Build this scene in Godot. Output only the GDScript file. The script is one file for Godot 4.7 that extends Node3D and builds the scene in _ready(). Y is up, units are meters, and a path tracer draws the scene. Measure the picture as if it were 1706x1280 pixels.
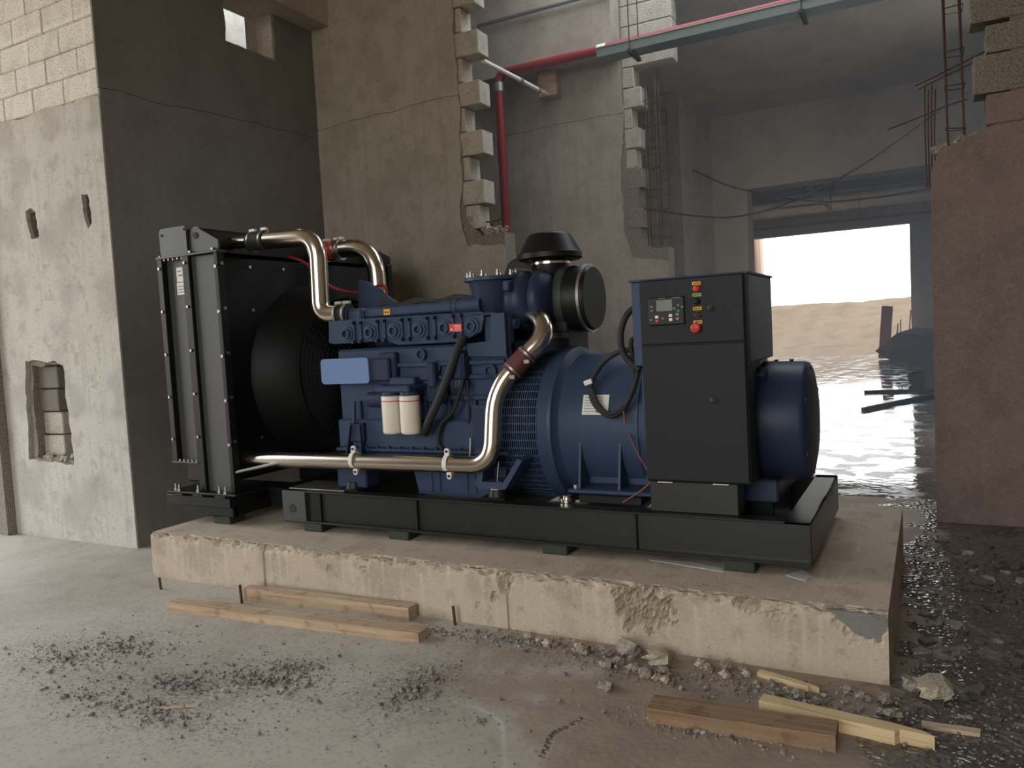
extends Node3D
# A diesel generator set on a concrete plinth in a half-demolished concrete hall.

class MB:
	var v := PackedVector3Array()
	var n := PackedVector3Array()
	var uv := PackedVector2Array()
	var col := PackedColorArray()
	func tri(a: Vector3, b: Vector3, c: Vector3, na: Vector3, nb: Vector3, nc: Vector3, ua := Vector2.ZERO, ub := Vector2.ZERO, uc := Vector2.ZERO) -> void:
		if (b - a).cross(c - a).dot(na + nb + nc) > 0.0:
			v.append_array([a, c, b]); n.append_array([na, nc, nb]); uv.append_array([ua, uc, ub])
		else:
			v.append_array([a, b, c]); n.append_array([na, nb, nc]); uv.append_array([ua, ub, uc])
	func quad(a: Vector3, b: Vector3, c: Vector3, d: Vector3, na: Vector3, nb: Vector3, nc: Vector3, nd: Vector3) -> void:
		tri(a, b, c, na, nb, nc)
		tri(a, c, d, na, nc, nd)
	func face(a: Vector3, b: Vector3, c: Vector3, d: Vector3, out: Vector3) -> void:
		# a flat quad whose normal points to the side of «out»
		var m := (b - a).cross(d - a).normalized()
		if m.dot(out) < 0.0: m = -m
		tri(a, b, c, m, m, m, Vector2(0, 1), Vector2(1, 1), Vector2(1, 0))
		tri(a, c, d, m, m, m, Vector2(0, 1), Vector2(1, 0), Vector2(0, 0))
	func flat(a: Vector3, b: Vector3, c: Vector3, out: Vector3) -> void:
		var m := (b - a).cross(c - a).normalized()
		if m.dot(out) < 0.0: m = -m
		tri(a, b, c, m, m, m)
	func box(at: Vector3, size: Vector3, bev := 0.0, basis := Basis()) -> void:
		var h := size * 0.5
		var k := minf(bev, minf(h.x, minf(h.y, h.z)) * 0.9)
		for ax in 3:
			var i := (ax + 1) % 3
			var j := (ax + 2) % 3
			for s in [-1.0, 1.0]:
				var p: Array[Vector3] = []
				for q in [[-1, -1], [1, -1], [1, 1], [-1, 1]]:
					var w := Vector3()
					w[ax] = s * h[ax]; w[i] = q[0] * (h[i] - k); w[j] = q[1] * (h[j] - k)
					p.append(w)
				var o := Vector3(); o[ax] = s
				face(at + basis * p[0], at + basis * p[1], at + basis * p[2], at + basis * p[3], basis * o)
		if k <= 0.0: return
		for ax in 3:
			var i := (ax + 1) % 3
			var j := (ax + 2) % 3
			for si in [-1.0, 1.0]:
				for sj in [-1.0, 1.0]:
					var a := Vector3(); var b := Vector3()
					a[ax] = -(h[ax] - k); a[i] = si * h[i]; a[j] = sj * (h[j] - k)
					b[ax] = -(h[ax] - k); b[i] = si * (h[i] - k); b[j] = sj * h[j]
					var c := b; c[ax] = -b[ax]
					var d := a; d[ax] = -a[ax]
					var o := Vector3(); o[i] = si; o[j] = sj
					face(at + basis * a, at + basis * b, at + basis * c, at + basis * d, basis * o)
		for sx in [-1.0, 1.0]:
			for sy in [-1.0, 1.0]:
				for sz in [-1.0, 1.0]:
					var sg := Vector3(sx, sy, sz)
					flat(at + basis * (sg * Vector3(h.x, h.y - k, h.z - k)), at + basis * (sg * Vector3(h.x - k, h.y, h.z - k)), at + basis * (sg * Vector3(h.x - k, h.y - k, h.z)), basis * sg)
	func span(a: Vector3, b: Vector3, bev := 0.0) -> void:
		box((a + b) * 0.5, (b - a).abs(), bev)
	func lathe(at: Vector3, axis: Vector3, prof: Array, seg := 32, a0 := 0.0, a1 := TAU) -> void:
		# prof: Vector2(along, radius); a sharp corner is a point given twice
		var w := axis.normalized()
		var u := (Vector3.UP if absf(w.y) < 0.9 else Vector3.RIGHT).cross(w).normalized()
		var t := w.cross(u)
		for k in prof.size() - 1:
			var p: Vector2 = prof[k]
			var q: Vector2 = prof[k + 1]
			if p.is_equal_approx(q): continue
			var nn := Vector2(-(q.y - p.y), q.x - p.x).normalized()
			if nn.y < -0.001: pass
			var n0 := nn
			var n1 := nn
			if k > 0 and not (prof[k - 1] as Vector2).is_equal_approx(p):
				var z: Vector2 = p - prof[k - 1]
				var m := Vector2(-z.y, z.x).normalized()
				if m.dot(nn) > 0.6: n0 = (m + nn).normalized()
			if k + 2 < prof.size() and not (prof[k + 2] as Vector2).is_equal_approx(q):
				var z: Vector2 = prof[k + 2] - q
				var m := Vector2(-z.y, z.x).normalized()
				if m.dot(nn) > 0.6: n1 = (m + nn).normalized()
			for s in seg:
				var c0 := a0 + (a1 - a0) * s / seg
				var c1 := a0 + (a1 - a0) * (s + 1) / seg
				var d0 := u * cos(c0) + t * sin(c0)
				var d1 := u * cos(c1) + t * sin(c1)
				quad(at + w * p.x + d0 * p.y, at + w * p.x + d1 * p.y, at + w * q.x + d1 * q.y, at + w * q.x + d0 * q.y,
					w * n0.x + d0 * n0.y, w * n0.x + d1 * n0.y, w * n1.x + d1 * n1.y, w * n1.x + d0 * n1.y)
	func cyl(a: Vector3, b: Vector3, r: float, seg := 16, r2 := -1.0) -> void:
		var l := a.distance_to(b)
		var e := r if r2 < 0.0 else r2
		lathe(a, b - a, [Vector2(0, 0), Vector2(0, r), Vector2(0, r), Vector2(l, e), Vector2(l, e), Vector2(l, 0)], seg)
	func bolt(at: Vector3, axis: Vector3, r: float, h: float) -> void:
		lathe(at, axis, [Vector2(0, r), Vector2(h, r), Vector2(h, r), Vector2(h, 0)], 6)
	func tube(pts: PackedVector3Array, r: float, seg := 14, caps := true) -> void:
		var m := pts.size()
		var u := Vector3.ZERO
		var rings := []
		for i in m:
			var d := (pts[mini(i + 1, m - 1)] - pts[maxi(i - 1, 0)]).normalized()
			if u == Vector3.ZERO:
				u = (Vector3.UP if absf(d.y) < 0.9 else Vector3.RIGHT).cross(d).normalized()
			else:
				u = (u - d * u.dot(d)).normalized()
			var t := d.cross(u)
			var ring := PackedVector3Array()
			for s in seg: ring.append(u * cos(TAU * s / seg) + t * sin(TAU * s / seg))
			rings.append(ring)
		for i in m - 1:
			for s in seg:
				var e := (s + 1) % seg
				quad(pts[i] + rings[i][s] * r, pts[i] + rings[i][e] * r, pts[i + 1] + rings[i + 1][e] * r, pts[i + 1] + rings[i + 1][s] * r, rings[i][s], rings[i][e], rings[i + 1][e], rings[i + 1][s])
		if caps:
			for q in [[0, 1], [m - 1, m - 2]]:
				var o: Vector3 = pts[q[0]] - pts[q[1]]
				for s in seg: flat(pts[q[0]], pts[q[0]] + rings[q[0]][s] * r, pts[q[0]] + rings[q[0]][(s + 1) % seg] * r, o)
	func ext(poly: PackedVector2Array, T: Transform3D, depth: float) -> void:
		# the outline in the local xy plane, front at z = 0, back at z = -depth
		var ids := Geometry2D.triangulate_polygon(poly)
		var f := T.basis.z
		var bk := -f * depth
		for i in range(0, ids.size(), 3):
			var a := T * Vector3(poly[ids[i]].x, poly[ids[i]].y, 0)
			var b := T * Vector3(poly[ids[i + 1]].x, poly[ids[i + 1]].y, 0)
			var c := T * Vector3(poly[ids[i + 2]].x, poly[ids[i + 2]].y, 0)
			flat(a, b, c, f)
			flat(a + bk, b + bk, c + bk, -f)
		var cw := Geometry2D.is_polygon_clockwise(poly)
		for i in poly.size():
			var p := poly[i]
			var q := poly[(i + 1) % poly.size()]
			var e := q - p
			var o := Vector2(e.y, -e.x) * (-1.0 if cw else 1.0)
			var a := T * Vector3(p.x, p.y, 0)
			var b := T * Vector3(q.x, q.y, 0)
			face(a, b, b + bk, a + bk, T.basis * Vector3(o.x, o.y, 0))
	func mesh(off := Vector3.ZERO) -> ArrayMesh:
		var arr := []
		arr.resize(Mesh.ARRAY_MAX)
		if off != Vector3.ZERO:
			for i in v.size(): v[i] -= off
		arr[Mesh.ARRAY_VERTEX] = v
		arr[Mesh.ARRAY_NORMAL] = n
		arr[Mesh.ARRAY_TEX_UV] = uv
		if col.size() == v.size(): arr[Mesh.ARRAY_COLOR] = col
		var m := ArrayMesh.new()
		m.add_surface_from_arrays(Mesh.PRIMITIVE_TRIANGLES, arr)
		return m

const TOP := 6.6
var M := {}
var used := {}

func numbered(called: String) -> String:
	used[called] = used.get(called, -1) + 1
	return called if used[called] == 0 else "%s_%03d" % [called, used[called]]

func origin(p: Node) -> Vector3:
	var o := Vector3.ZERO
	while p is Node3D and p != self:
		o += (p as Node3D).position
		p = p.get_parent()
	return o

func obj(called: String, mb: MB, m: Material, parent: Node = self, label := "") -> MeshInstance3D:
	# one named mesh; its shape is given in world axes
	var o := MeshInstance3D.new()
	o.name = numbered(called) if parent == self else called
	parent.add_child(o, true)
	if parent == self and mb.v.size() > 0:
		var lo := mb.v[0]; var hi := mb.v[0]
		for p in mb.v: lo = lo.min(p); hi = hi.max(p)
		o.position = Vector3((lo.x + hi.x) / 2, lo.y, (lo.z + hi.z) / 2)
	o.mesh = mb.mesh(origin(o))
	o.material_override = m
	if label: o.set_meta("label", label)
	return o

func tag(o: Node, label: String, category: String, group := "", kind := "") -> Node:
	o.set_meta("label", label)
	if category: o.set_meta("category", category)
	if group: o.set_meta("group", group)
	if kind: o.set_meta("kind", kind)
	return o

func base(called: String, at: Vector3) -> Node3D:
	var o := Node3D.new()
	o.name = numbered(called)
	add_child(o)
	o.position = at
	return o

func struct(called: String, at: Vector3, label: String) -> Node3D:
	var o := base(called, at)
	o.set_meta("kind", "structure")
	o.set_meta("label", label)
	return o

func piece(called: String, mesh: Mesh, m: Material, parent: Node, T: Transform3D) -> MeshInstance3D:
	# a copy of a shared small mesh, placed in world axes
	var o := MeshInstance3D.new()
	o.name = called if parent != self else numbered(called)
	parent.add_child(o, true)
	o.mesh = mesh
	o.material_override = m
	T.origin -= origin(parent)
	o.transform = T
	return o

# ---------- textures and materials
func noise(seed_: int, freq: float, oct := 4, type := FastNoiseLite.TYPE_SIMPLEX_SMOOTH, size := 512, warp := 0.0) -> PackedByteArray:
	var f := FastNoiseLite.new()
	f.seed = seed_; f.frequency = freq; f.noise_type = type; f.fractal_octaves = oct
	if type == FastNoiseLite.TYPE_CELLULAR: f.cellular_return_type = FastNoiseLite.RETURN_DISTANCE
	if warp > 0.0:
		f.domain_warp_enabled = true; f.domain_warp_amplitude = warp; f.domain_warp_frequency = freq * 2
	return f.get_seamless_image(size, size).get_data()

func lut(lo: float, hi: float, amount: float) -> PackedFloat32Array:
	var t := PackedFloat32Array()
	if hi > lo and hi - lo < 0.03:  # a thin line where the noise crosses a level
		for i in 256: t.append(maxf(0.0, 1.0 - absf(i / 255.0 - (lo + hi) / 2) / (hi - lo + 0.006)) * amount)
		return t
	for i in 256: t.append(smoothstep(lo, hi, i / 255.0) * amount if hi > lo else (1.0 - smoothstep(hi, lo, i / 255.0)) * amount)
	return t

func layered(ground: Color, layers: Array, size := 512) -> ImageTexture:
	# layers: [noise bytes, colour, from, to, amount]
	var r := PackedFloat32Array(); var g := PackedFloat32Array(); var b := PackedFloat32Array()
	r.resize(size * size); g.resize(size * size); b.resize(size * size)
	r.fill(ground.r); g.fill(ground.g); b.fill(ground.b)
	for l in layers:
		var t := lut(l[2], l[3], l[4])
		var d: PackedByteArray = l[0]
		var c: Color = l[1]
		for i in size * size:
			var k := t[d[i]]
			if k > 0.002:
				r[i] += (c.r - r[i]) * k; g[i] += (c.g - g[i]) * k; b[i] += (c.b - b[i]) * k
	var out := PackedByteArray()
	out.resize(size * size * 3)
	for i in size * size:
		out[i * 3] = clampi(int(r[i] * 255.0), 0, 255); out[i * 3 + 1] = clampi(int(g[i] * 255.0), 0, 255); out[i * 3 + 2] = clampi(int(b[i] * 255.0), 0, 255)
	return ImageTexture.create_from_image(Image.create_from_data(size, size, false, Image.FORMAT_RGB8, out))

func grey(bytes: PackedByteArray, lo := 0.0, hi := 1.0, size := 512) -> ImageTexture:
	var t := PackedByteArray()
	t.resize(256)
	for i in 256: t[i] = int(255.0 * lerpf(lo, hi, i / 255.0))
	var out := bytes.duplicate()
	for i in out.size(): out[i] = t[bytes[i]]
	return ImageTexture.create_from_image(Image.create_from_data(size, size, false, Image.FORMAT_L8, out))

func blend(a: PackedByteArray, b: PackedByteArray, k: float) -> PackedByteArray:
	var out := a.duplicate()
	for i in a.size(): out[i] = int(a[i] * (1.0 - k) + b[i] * k)
	return out

func mat(name_: String, c: Color, rough: float, metal := 0.0, tex: Texture2D = null, metres := 1.0, bump: Texture2D = null, relief := 0.0) -> StandardMaterial3D:
	# «metres»: the length of wall that one repeat of the texture covers
	var m := StandardMaterial3D.new()
	m.resource_name = name_
	m.albedo_color = c
	m.roughness = rough
	m.metallic = metal
	if tex: m.albedo_texture = tex
	if bump:
		m.heightmap_enabled = true
		m.heightmap_texture = bump
		m.heightmap_scale = relief
	if tex or bump:
		m.uv1_triplanar = true
		m.uv1_world_triplanar = true
		m.uv1_triplanar_sharpness = 8.0
		m.uv1_scale = Vector3.ONE / metres
	M[name_] = m
	return m

func rgb(r: int, g: int, b: int) -> Color:
	return Color8(r, g, b)

func materials() -> void:
	var big := noise(1, 0.006, 5)
	var mid := noise(2, 0.02, 4, FastNoiseLite.TYPE_SIMPLEX_SMOOTH, 512, 20.0)
	var fine := noise(3, 0.12, 3)
	var grit := noise(4, 0.35, 2)
	var cell := noise(5, 0.06, 2, FastNoiseLite.TYPE_CELLULAR)
	var pits := noise(6, 0.11, 3, FastNoiseLite.TYPE_SIMPLEX_SMOOTH, 512, 8.0)
	var vein := noise(7, 0.012, 4, FastNoiseLite.TYPE_SIMPLEX, 512, 35.0)
	# vertical streaks: a noise squeezed sideways
	var st := FastNoiseLite.new(); st.seed = 8; st.frequency = 0.05
	var streak_im := st.get_seamless_image(512, 32)
	streak_im.resize(512, 512)
	var streak := streak_im.get_data()
	var bump_plaster := grey(blend(blend(big, fine, 0.3), grit, 0.25))
	var bump_rough := grey(blend(blend(pits, grit, 0.35), cell, 0.3))
	# cement plaster with float marks, damp blotches and thin cracks
	var plaster := layered(rgb(158, 148, 136), [[big, rgb(140, 129, 117), 0.35, 0.95, 0.7], [mid, rgb(166, 157, 145), 0.5, 1.0, 0.4], [streak, rgb(142, 132, 121), 0.5, 0.9, 0.45], [fine, rgb(128, 118, 106), 0.55, 0.95, 0.45], [mid, rgb(134, 124, 112), 0.45, 0.2, 0.4], [vein, rgb(104, 96, 87), 0.497, 0.503, 0.45], [grit, rgb(112, 103, 93), 0.75, 0.95, 0.5]])
	mat("plaster", Color.WHITE, 0.92, 0, plaster, 2.6, bump_plaster, 0.25)
	var pale := layered(rgb(178, 173, 163), [[big, rgb(158, 152, 142), 0.4, 0.85, 0.9], [mid, rgb(146, 140, 129), 0.58, 0.85, 0.55], [streak, rgb(162, 156, 146), 0.55, 0.9, 0.6], [fine, rgb(136, 130, 119), 0.64, 0.9, 0.5], [grit, rgb(126, 120, 111), 0.74, 0.95, 0.55], [vein, rgb(112, 104, 92), 0.498, 0.502, 0.5], [pits, rgb(120, 113, 102), 0.2, 0.12, 0.6]])
	mat("bounce_concrete", rgb(202, 197, 188), 0.9)  # pale tone chosen to throw light up at the passage ceiling
	mat("pale_plaster", Color.WHITE, 0.92, 0, pale, 2.2, bump_plaster, 0.25)
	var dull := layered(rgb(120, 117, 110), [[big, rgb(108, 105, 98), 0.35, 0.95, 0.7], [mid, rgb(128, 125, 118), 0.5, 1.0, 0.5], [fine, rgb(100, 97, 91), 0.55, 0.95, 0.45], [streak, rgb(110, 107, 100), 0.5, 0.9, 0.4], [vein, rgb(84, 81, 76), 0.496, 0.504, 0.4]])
	mat("darkened_grey_cement", Color.WHITE, 0.95, 0, dull, 2.4, bump_plaster, 0.25)  # plaster tone darkened to carry part of the left wall's shade
	# porous concrete block
	var porous := layered(rgb(176, 168, 154), [[big, rgb(160, 150, 136), 0.45, 0.8, 0.7], [fine, rgb(194, 187, 174), 0.55, 0.85, 0.6], [pits, rgb(84, 74, 64), 0.33, 0.22, 0.9], [grit, rgb(130, 120, 108), 0.68, 0.9, 0.6]])
	mat("block", Color.WHITE, 0.95, 0, porous, 0.75, bump_rough, 0.9)
	mat("pale_block", Color.WHITE, 0.95, 0, layered(rgb(214, 208, 197), [[big, rgb(198, 190, 178), 0.45, 0.8, 0.7], [fine, rgb(226, 221, 211), 0.55, 0.85, 0.6], [pits, rgb(104, 95, 85), 0.33, 0.22, 0.9], [grit, rgb(164, 155, 143), 0.68, 0.9, 0.6]]), 0.75, bump_rough, 0.9)
	mat("mortar", rgb(112, 105, 96), 0.95, 0, null, 0.5, bump_rough, 0.6)
	var broken := layered(rgb(150, 140, 126), [[cell, rgb(118, 108, 96), 0.35, 0.7, 0.8], [pits, rgb(80, 72, 63), 0.38, 0.25, 0.8], [fine, rgb(176, 167, 152), 0.6, 0.85, 0.7]])
	mat("broken", Color.WHITE, 0.97, 0, broken, 0.5, bump_rough, 2.0)
	# plinth concrete, beige with shutter streaks
	var cast_ := layered(rgb(178, 162, 142), [[big, rgb(160, 144, 124), 0.45, 0.8, 0.8], [streak, rgb(192, 178, 158), 0.55, 0.9, 0.5], [mid, rgb(150, 133, 113), 0.62, 0.88, 0.6], [fine, rgb(196, 184, 166), 0.6, 0.9, 0.5], [grit, rgb(128, 114, 98), 0.72, 0.92, 0.6], [pits, rgb(92, 80, 68), 0.16, 0.1, 0.8]])
	mat("cast_concrete", Color.WHITE, 0.9, 0, cast_, 1.5, bump_plaster, 0.4)
	# soffit concrete with board marks
	var board := layered(rgb(178, 167, 152), [[big, rgb(158, 148, 135), 0.35, 0.95, 0.7], [streak, rgb(186, 176, 160), 0.6, 0.9, 0.5], [fine, rgb(138, 129, 118), 0.64, 0.9, 0.5], [vein, rgb(98, 90, 81), 0.494, 0.506, 0.3]])
	mat("soffit", Color.WHITE, 0.9, 0, board, 3.0, bump_plaster, 0.3)
	var brown := layered(rgb(124, 107, 100), [[big, rgb(108, 93, 87), 0.35, 0.95, 0.7], [cell, rgb(138, 122, 114), 0.4, 0.8, 0.4], [fine, rgb(92, 78, 72), 0.55, 0.95, 0.6], [mid, rgb(122, 112, 108), 0.5, 1.0, 0.4], [grit, rgb(84, 72, 66), 0.7, 0.95, 0.6]])
	mat("brown_render", Color.WHITE, 0.95, 0, brown, 1.6, bump_rough, 0.8)
	var soil := layered(rgb(170, 146, 116), [[big, rgb(146, 123, 96), 0.45, 0.8, 0.8], [fine, rgb(190, 168, 138), 0.55, 0.85, 0.6], [pits, rgb(112, 94, 74), 0.35, 0.2, 0.6]])
	mat("soil", Color.WHITE, 0.97, 0, soil, 5.0, bump_rough, 5.0)
	mat("bank_soil", rgb(176, 164, 146), 0.97, 0, soil, 5.0, bump_rough, 5.0)
	# wet trampled floor of the passage: puddles shine, mud does not
	var mud := layered(rgb(112, 100, 86), [[big, rgb(84, 74, 64), 0.45, 0.75, 0.8], [fine, rgb(132, 119, 103), 0.58, 0.88, 0.6], [pits, rgb(62, 55, 48), 0.35, 0.2, 0.7], [mid, rgb(74, 66, 58), 0.55, 0.7, 0.6]])
	var mm := mat("wet_mud", Color.WHITE, 1.0, 0, mud, 6.0, grey(blend(blend(mid, fine, 0.22), grit, 0.08)), 0.19)
	mm.roughness_texture = layered(Color(0.22, 0.22, 0.22), [[mid, Color(0.03, 0.03, 0.03), 0.30, 0.46, 1.0], [fine, Color(0.4, 0.4, 0.4), 0.72, 0.9, 0.8]])
	# timber
	var wd := FastNoiseLite.new(); wd.seed = 21; wd.frequency = 0.06; wd.fractal_octaves = 4
	var grain_im := wd.get_seamless_image(24, 512)
	grain_im.resize(512, 512)
	var grain := grain_im.get_data()
	var wood := layered(rgb(176, 150, 122), [[grain, rgb(146, 116, 90), 0.5, 0.8, 0.6], [grain, rgb(192, 170, 142), 0.42, 0.2, 0.6], [fine, rgb(150, 128, 106), 0.6, 0.9, 0.5], [big, rgb(170, 154, 134), 0.5, 0.8, 0.6], [mid, rgb(126, 92, 72), 0.62, 0.8, 0.4]])
	mat("timber", Color.WHITE, 0.85, 0, wood, 1.3, grey(grain), 0.15)
	var fresh := layered(rgb(204, 178, 136), [[grain, rgb(176, 146, 104), 0.5, 0.8, 0.7], [fine, rgb(186, 160, 120), 0.62, 0.9, 0.4]])
	mat("fresh_timber", Color.WHITE, 0.8, 0, fresh, 0.5, grey(grain), 0.12)
	mat("dirty_timber", rgb(196, 184, 172), 0.9, 0, wood, 1.3, grey(grain), 0.3)
	for k in ["timber", "fresh_timber", "dirty_timber"]: M[k].uv1_world_triplanar = false
	# generator
	mat("black_paint", rgb(22, 23, 23), 0.45)
	mat("black_sheet", rgb(9, 10, 10), 0.5)
	mat("grey_sheet", rgb(58, 59, 58), 0.5)
	mat("rail_paint", rgb(25, 27, 25), 0.34)
	mat("blue_paint", rgb(53, 66, 89), 0.45)
	mat("deep_blue", rgb(43, 52, 74), 0.42)
	mat("sky_blue", rgb(96, 122, 164), 0.5)
	mat("cabinet", rgb(26, 29, 31), 0.55)
	for k in ["black_sheet", "black_paint", "cabinet", "blue_paint", "deep_blue"]: M[k].metallic_specular = 0.35
	mat("steel", rgb(214, 204, 190), 0.22, 1.0)
	mat("dull_steel", rgb(170, 166, 160), 0.4, 1.0)
	mat("rubber", rgb(26, 26, 26), 0.7)
	mat("red_rubber", rgb(172, 48, 36), 0.55)
	mat("maroon_rubber", rgb(84, 36, 32), 0.6)
	mat("filter_white", rgb(214, 204, 188), 0.45)
	mat("label_white", rgb(212, 208, 198), 0.6)
	mat("label_yellow", rgb(214, 164, 36), 0.6)
	mat("label_red", rgb(206, 58, 44), 0.6)
	mat("label_green", rgb(124, 176, 72), 0.6)
	mat("print_red", rgb(176, 44, 44), 0.6)
	mat("print_grey", rgb(110, 106, 100), 0.6)
	mat("glass_grey", rgb(70, 78, 72), 0.25)
	mat("panel_black", rgb(16, 18, 18), 0.6)
	mat("key_white", rgb(222, 222, 216), 0.5)
	mat("key_teal", rgb(50, 140, 120), 0.5)
	mat("stop_red", rgb(196, 46, 34), 0.4)
	mat("pipe_red", rgb(132, 20, 24), 0.55)
	mat("zinc", rgb(150, 152, 150), 0.4, 0.8)
	mat("tray_grey", rgb(112, 122, 120), 0.45, 0.3)
	mat("conduit", rgb(206, 204, 198), 0.45)
	mat("rust", rgb(74, 52, 42), 0.85)
	mat("wire", rgb(46, 44, 42), 0.8)
	mat("pad_green", rgb(44, 50, 40), 0.85)
	mat("stone", Color.WHITE, 0.95, 0, broken, 0.6, bump_rough, 0.6)
	mat("pale_stone", rgb(255, 248, 236), 0.95, 0, porous, 0.6, bump_rough, 0.5)
	mat("wet_stone", rgb(150, 146, 140), 0.5, 0, broken, 0.6, bump_rough, 0.4)
	mat("film", rgb(196, 194, 188), 0.4)
	mat("gravel_grey", rgb(112, 102, 92), 0.9)
	mat("wet_gravel", rgb(66, 60, 55), 0.3)
	mat("pink_wall", rgb(226, 190, 164), 0.9)
	mat("teal_panel", rgb(30, 150, 132), 0.6)
	mat("terracotta", rgb(112, 62, 52), 0.8)
	mat("red_board", rgb(206, 84, 66), 0.8)
	mat("stick", rgb(176, 158, 132), 0.9)

func _ready() -> void:
	# camera: 1.5 m above the floor, 65 degrees wide
	var cam := Camera3D.new()
	cam.name = "camera"
	add_child(cam)
	cam.basis = Basis(Vector3.UP, deg_to_rad(28.298)) * Basis(Vector3.RIGHT, deg_to_rad(-3.624)) * Basis(Vector3.BACK, deg_to_rad(-3.096))
	cam.position = Vector3(0, 1.5, 0)
	cam.fov = 52.45
	cam.near = 0.05
	cam.far = 400.0
	cam.current = true
	# an even, bright, hazy sky; it enters through the open left side, the broken wall and the far gateway
	var env := Environment.new()
	env.background_mode = Environment.BG_SKY
	var sm := ProceduralSkyMaterial.new()
	sm.sky_top_color = Color(0.88, 0.92, 0.96)
	sm.sky_horizon_color = Color(1.0, 0.975, 0.93)
	sm.ground_horizon_color = Color(0.62, 0.58, 0.52)
	sm.ground_bottom_color = Color(0.5, 0.46, 0.4)
	sm.sky_energy_multiplier = 1.0
	sm.ground_energy_multiplier = 1.0
	sm.energy_multiplier = 6.8
	var sky := Sky.new()
	sky.sky_material = sm
	env.sky = sky
	env.tonemap_mode = Environment.TONE_MAPPER_LINEAR
	env.tonemap_exposure = 1.0
	env.volumetric_fog_enabled = true
	env.volumetric_fog_density = 0.0
	env.sdfgi_enabled = true
	env.ssao_enabled = true
	env.ssil_enabled = true
	var we := WorldEnvironment.new()
	we.name = "world"
	we.environment = env
	add_child(we)
	materials()
	room()
	passage()
	services()
	generator()
	debris()
	haze()

# ---------- shapes for broken walls
func rag(poly: Array, step: float, amp: float, seed_: int, ragged: Array) -> PackedVector2Array:
	# subdivides the edges named in «ragged» and throws their points about
	var r := RandomNumberGenerator.new()
	r.seed = seed_
	var out := PackedVector2Array()
	for i in poly.size():
		var p: Vector2 = poly[i]
		var q: Vector2 = poly[(i + 1) % poly.size()]
		out.append(p)
		if i in ragged:
			var k := maxi(1, int(p.distance_to(q) / step))
			var o := (q - p).orthogonal().normalized()
			var drift := 0.0
			for j in range(1, k):
				drift = drift * 0.6 + r.randf_range(-amp, amp)
				out.append(p.lerp(q, (j + r.randf_range(-0.25, 0.25)) / k) + o * drift)
	return out

func panel(mb: MB, outer: PackedVector2Array, holes: Array, T: Transform3D, depth: float) -> void:
	var pieces: Array[PackedVector2Array] = [outer]
	for h in holes:
		var lo := 1e9; var hi := -1e9
		for p in h: lo = minf(lo, p.x); hi = maxf(hi, p.x)
		var c := (lo + hi) / 2
		var next: Array[PackedVector2Array] = []
		for w in pieces:
			for s in [PackedVector2Array([Vector2(-99, -99), Vector2(c, -99), Vector2(c, 99), Vector2(-99, 99)]), PackedVector2Array([Vector2(c, -99), Vector2(99, -99), Vector2(99, 99), Vector2(c, 99)])]:
				for u in Geometry2D.intersect_polygons(w, s):
					for x in Geometry2D.clip_polygons(u, h):
						if not Geometry2D.is_polygon_clockwise(x): next.append(x)
		pieces = next
	for w in pieces: mb.ext(w, T, depth)

func lifts(outline: PackedVector2Array, y: float, slope: float, seed_: int) -> Array:
	# the plaster was put on in two lifts that meet in an uneven line: [below, above]
	var r := RandomNumberGenerator.new()
	r.seed = seed_
	var low := PackedVector2Array([Vector2(-20, -5), Vector2(20, -5)])
	var up := PackedVector2Array([Vector2(20, 30), Vector2(-20, 30)])
	var d := 0.0
	var line := PackedVector2Array()
	for k in 401:
		d = clampf(d + r.randf_range(-0.014, 0.014), -0.06, 0.06)
		line.append(Vector2(-20.0 + k * 0.1, y + d + slope * (-20.0 + k * 0.1)))
	for k in 401:
		low.append(line[400 - k])
		up.append(line[k] + Vector2(0, 0.006))
	return [Geometry2D.intersect_polygons(outline, low), Geometry2D.intersect_polygons(outline, up)]

func plaster_lifts(st: Node, outline: PackedVector2Array, holes: Array, T: Transform3D, y: float, slope: float, seed_: int, m: Material) -> void:
	var both := lifts(outline, y, slope, seed_)
	for k in 2:
		var mb := MB.new()
		for p in both[k]: panel(mb, p, holes, T.translated(-T.basis.z * 0.005 * k), 0.02)
		obj("plaster", mb, m, st)

func at_z(z: float) -> Transform3D:
	return Transform3D(Basis(), Vector3(0, 0, z))

func block(parent: Node, x0: float, x1: float, y0: float, y1: float, z0: float, z1: float, m: Material, called := "block") -> void:
	var mb := MB.new()
	mb.span(Vector3(x0, y0, z0), Vector3(x1, y1, z1), 0.008)
	obj(called, mb, m, parent)

func stone_mesh(seed_: int, size: Vector3, rough := 0.3) -> ArrayMesh:
	# an angular lump: a coarse ball with each point thrown about, flat faces
	var r := RandomNumberGenerator.new()
	r.seed = seed_
	var mb := MB.new()
	var rows := []
	for i in 5:
		var row := []
		var k := 1 if i == 0 or i == 4 else 7
		for j in k:
			var a := TAU * j / k + 0.4 * i
			var b := PI * i / 4.0
			row.append(Vector3(cos(a) * sin(b), cos(b), sin(a) * sin(b)) * size * 0.5 * r.randf_range(1.0 - rough, 1.0 + rough * 0.6))
		rows.append(row)
	for i in 4:
		for j in 7:
			var a: Vector3 = rows[i][j % rows[i].size()]
			var b: Vector3 = rows[i][(j + 1) % rows[i].size()]
			var c: Vector3 = rows[i + 1][(j + 1) % rows[i + 1].size()]
			var d: Vector3 = rows[i + 1][j % rows[i + 1].size()]
			if i > 0: mb.flat(a, b, c if i < 3 else d, a + b + c)
			if i < 3: mb.flat(a, c, d, a + c + d)
	return mb.mesh()

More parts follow.
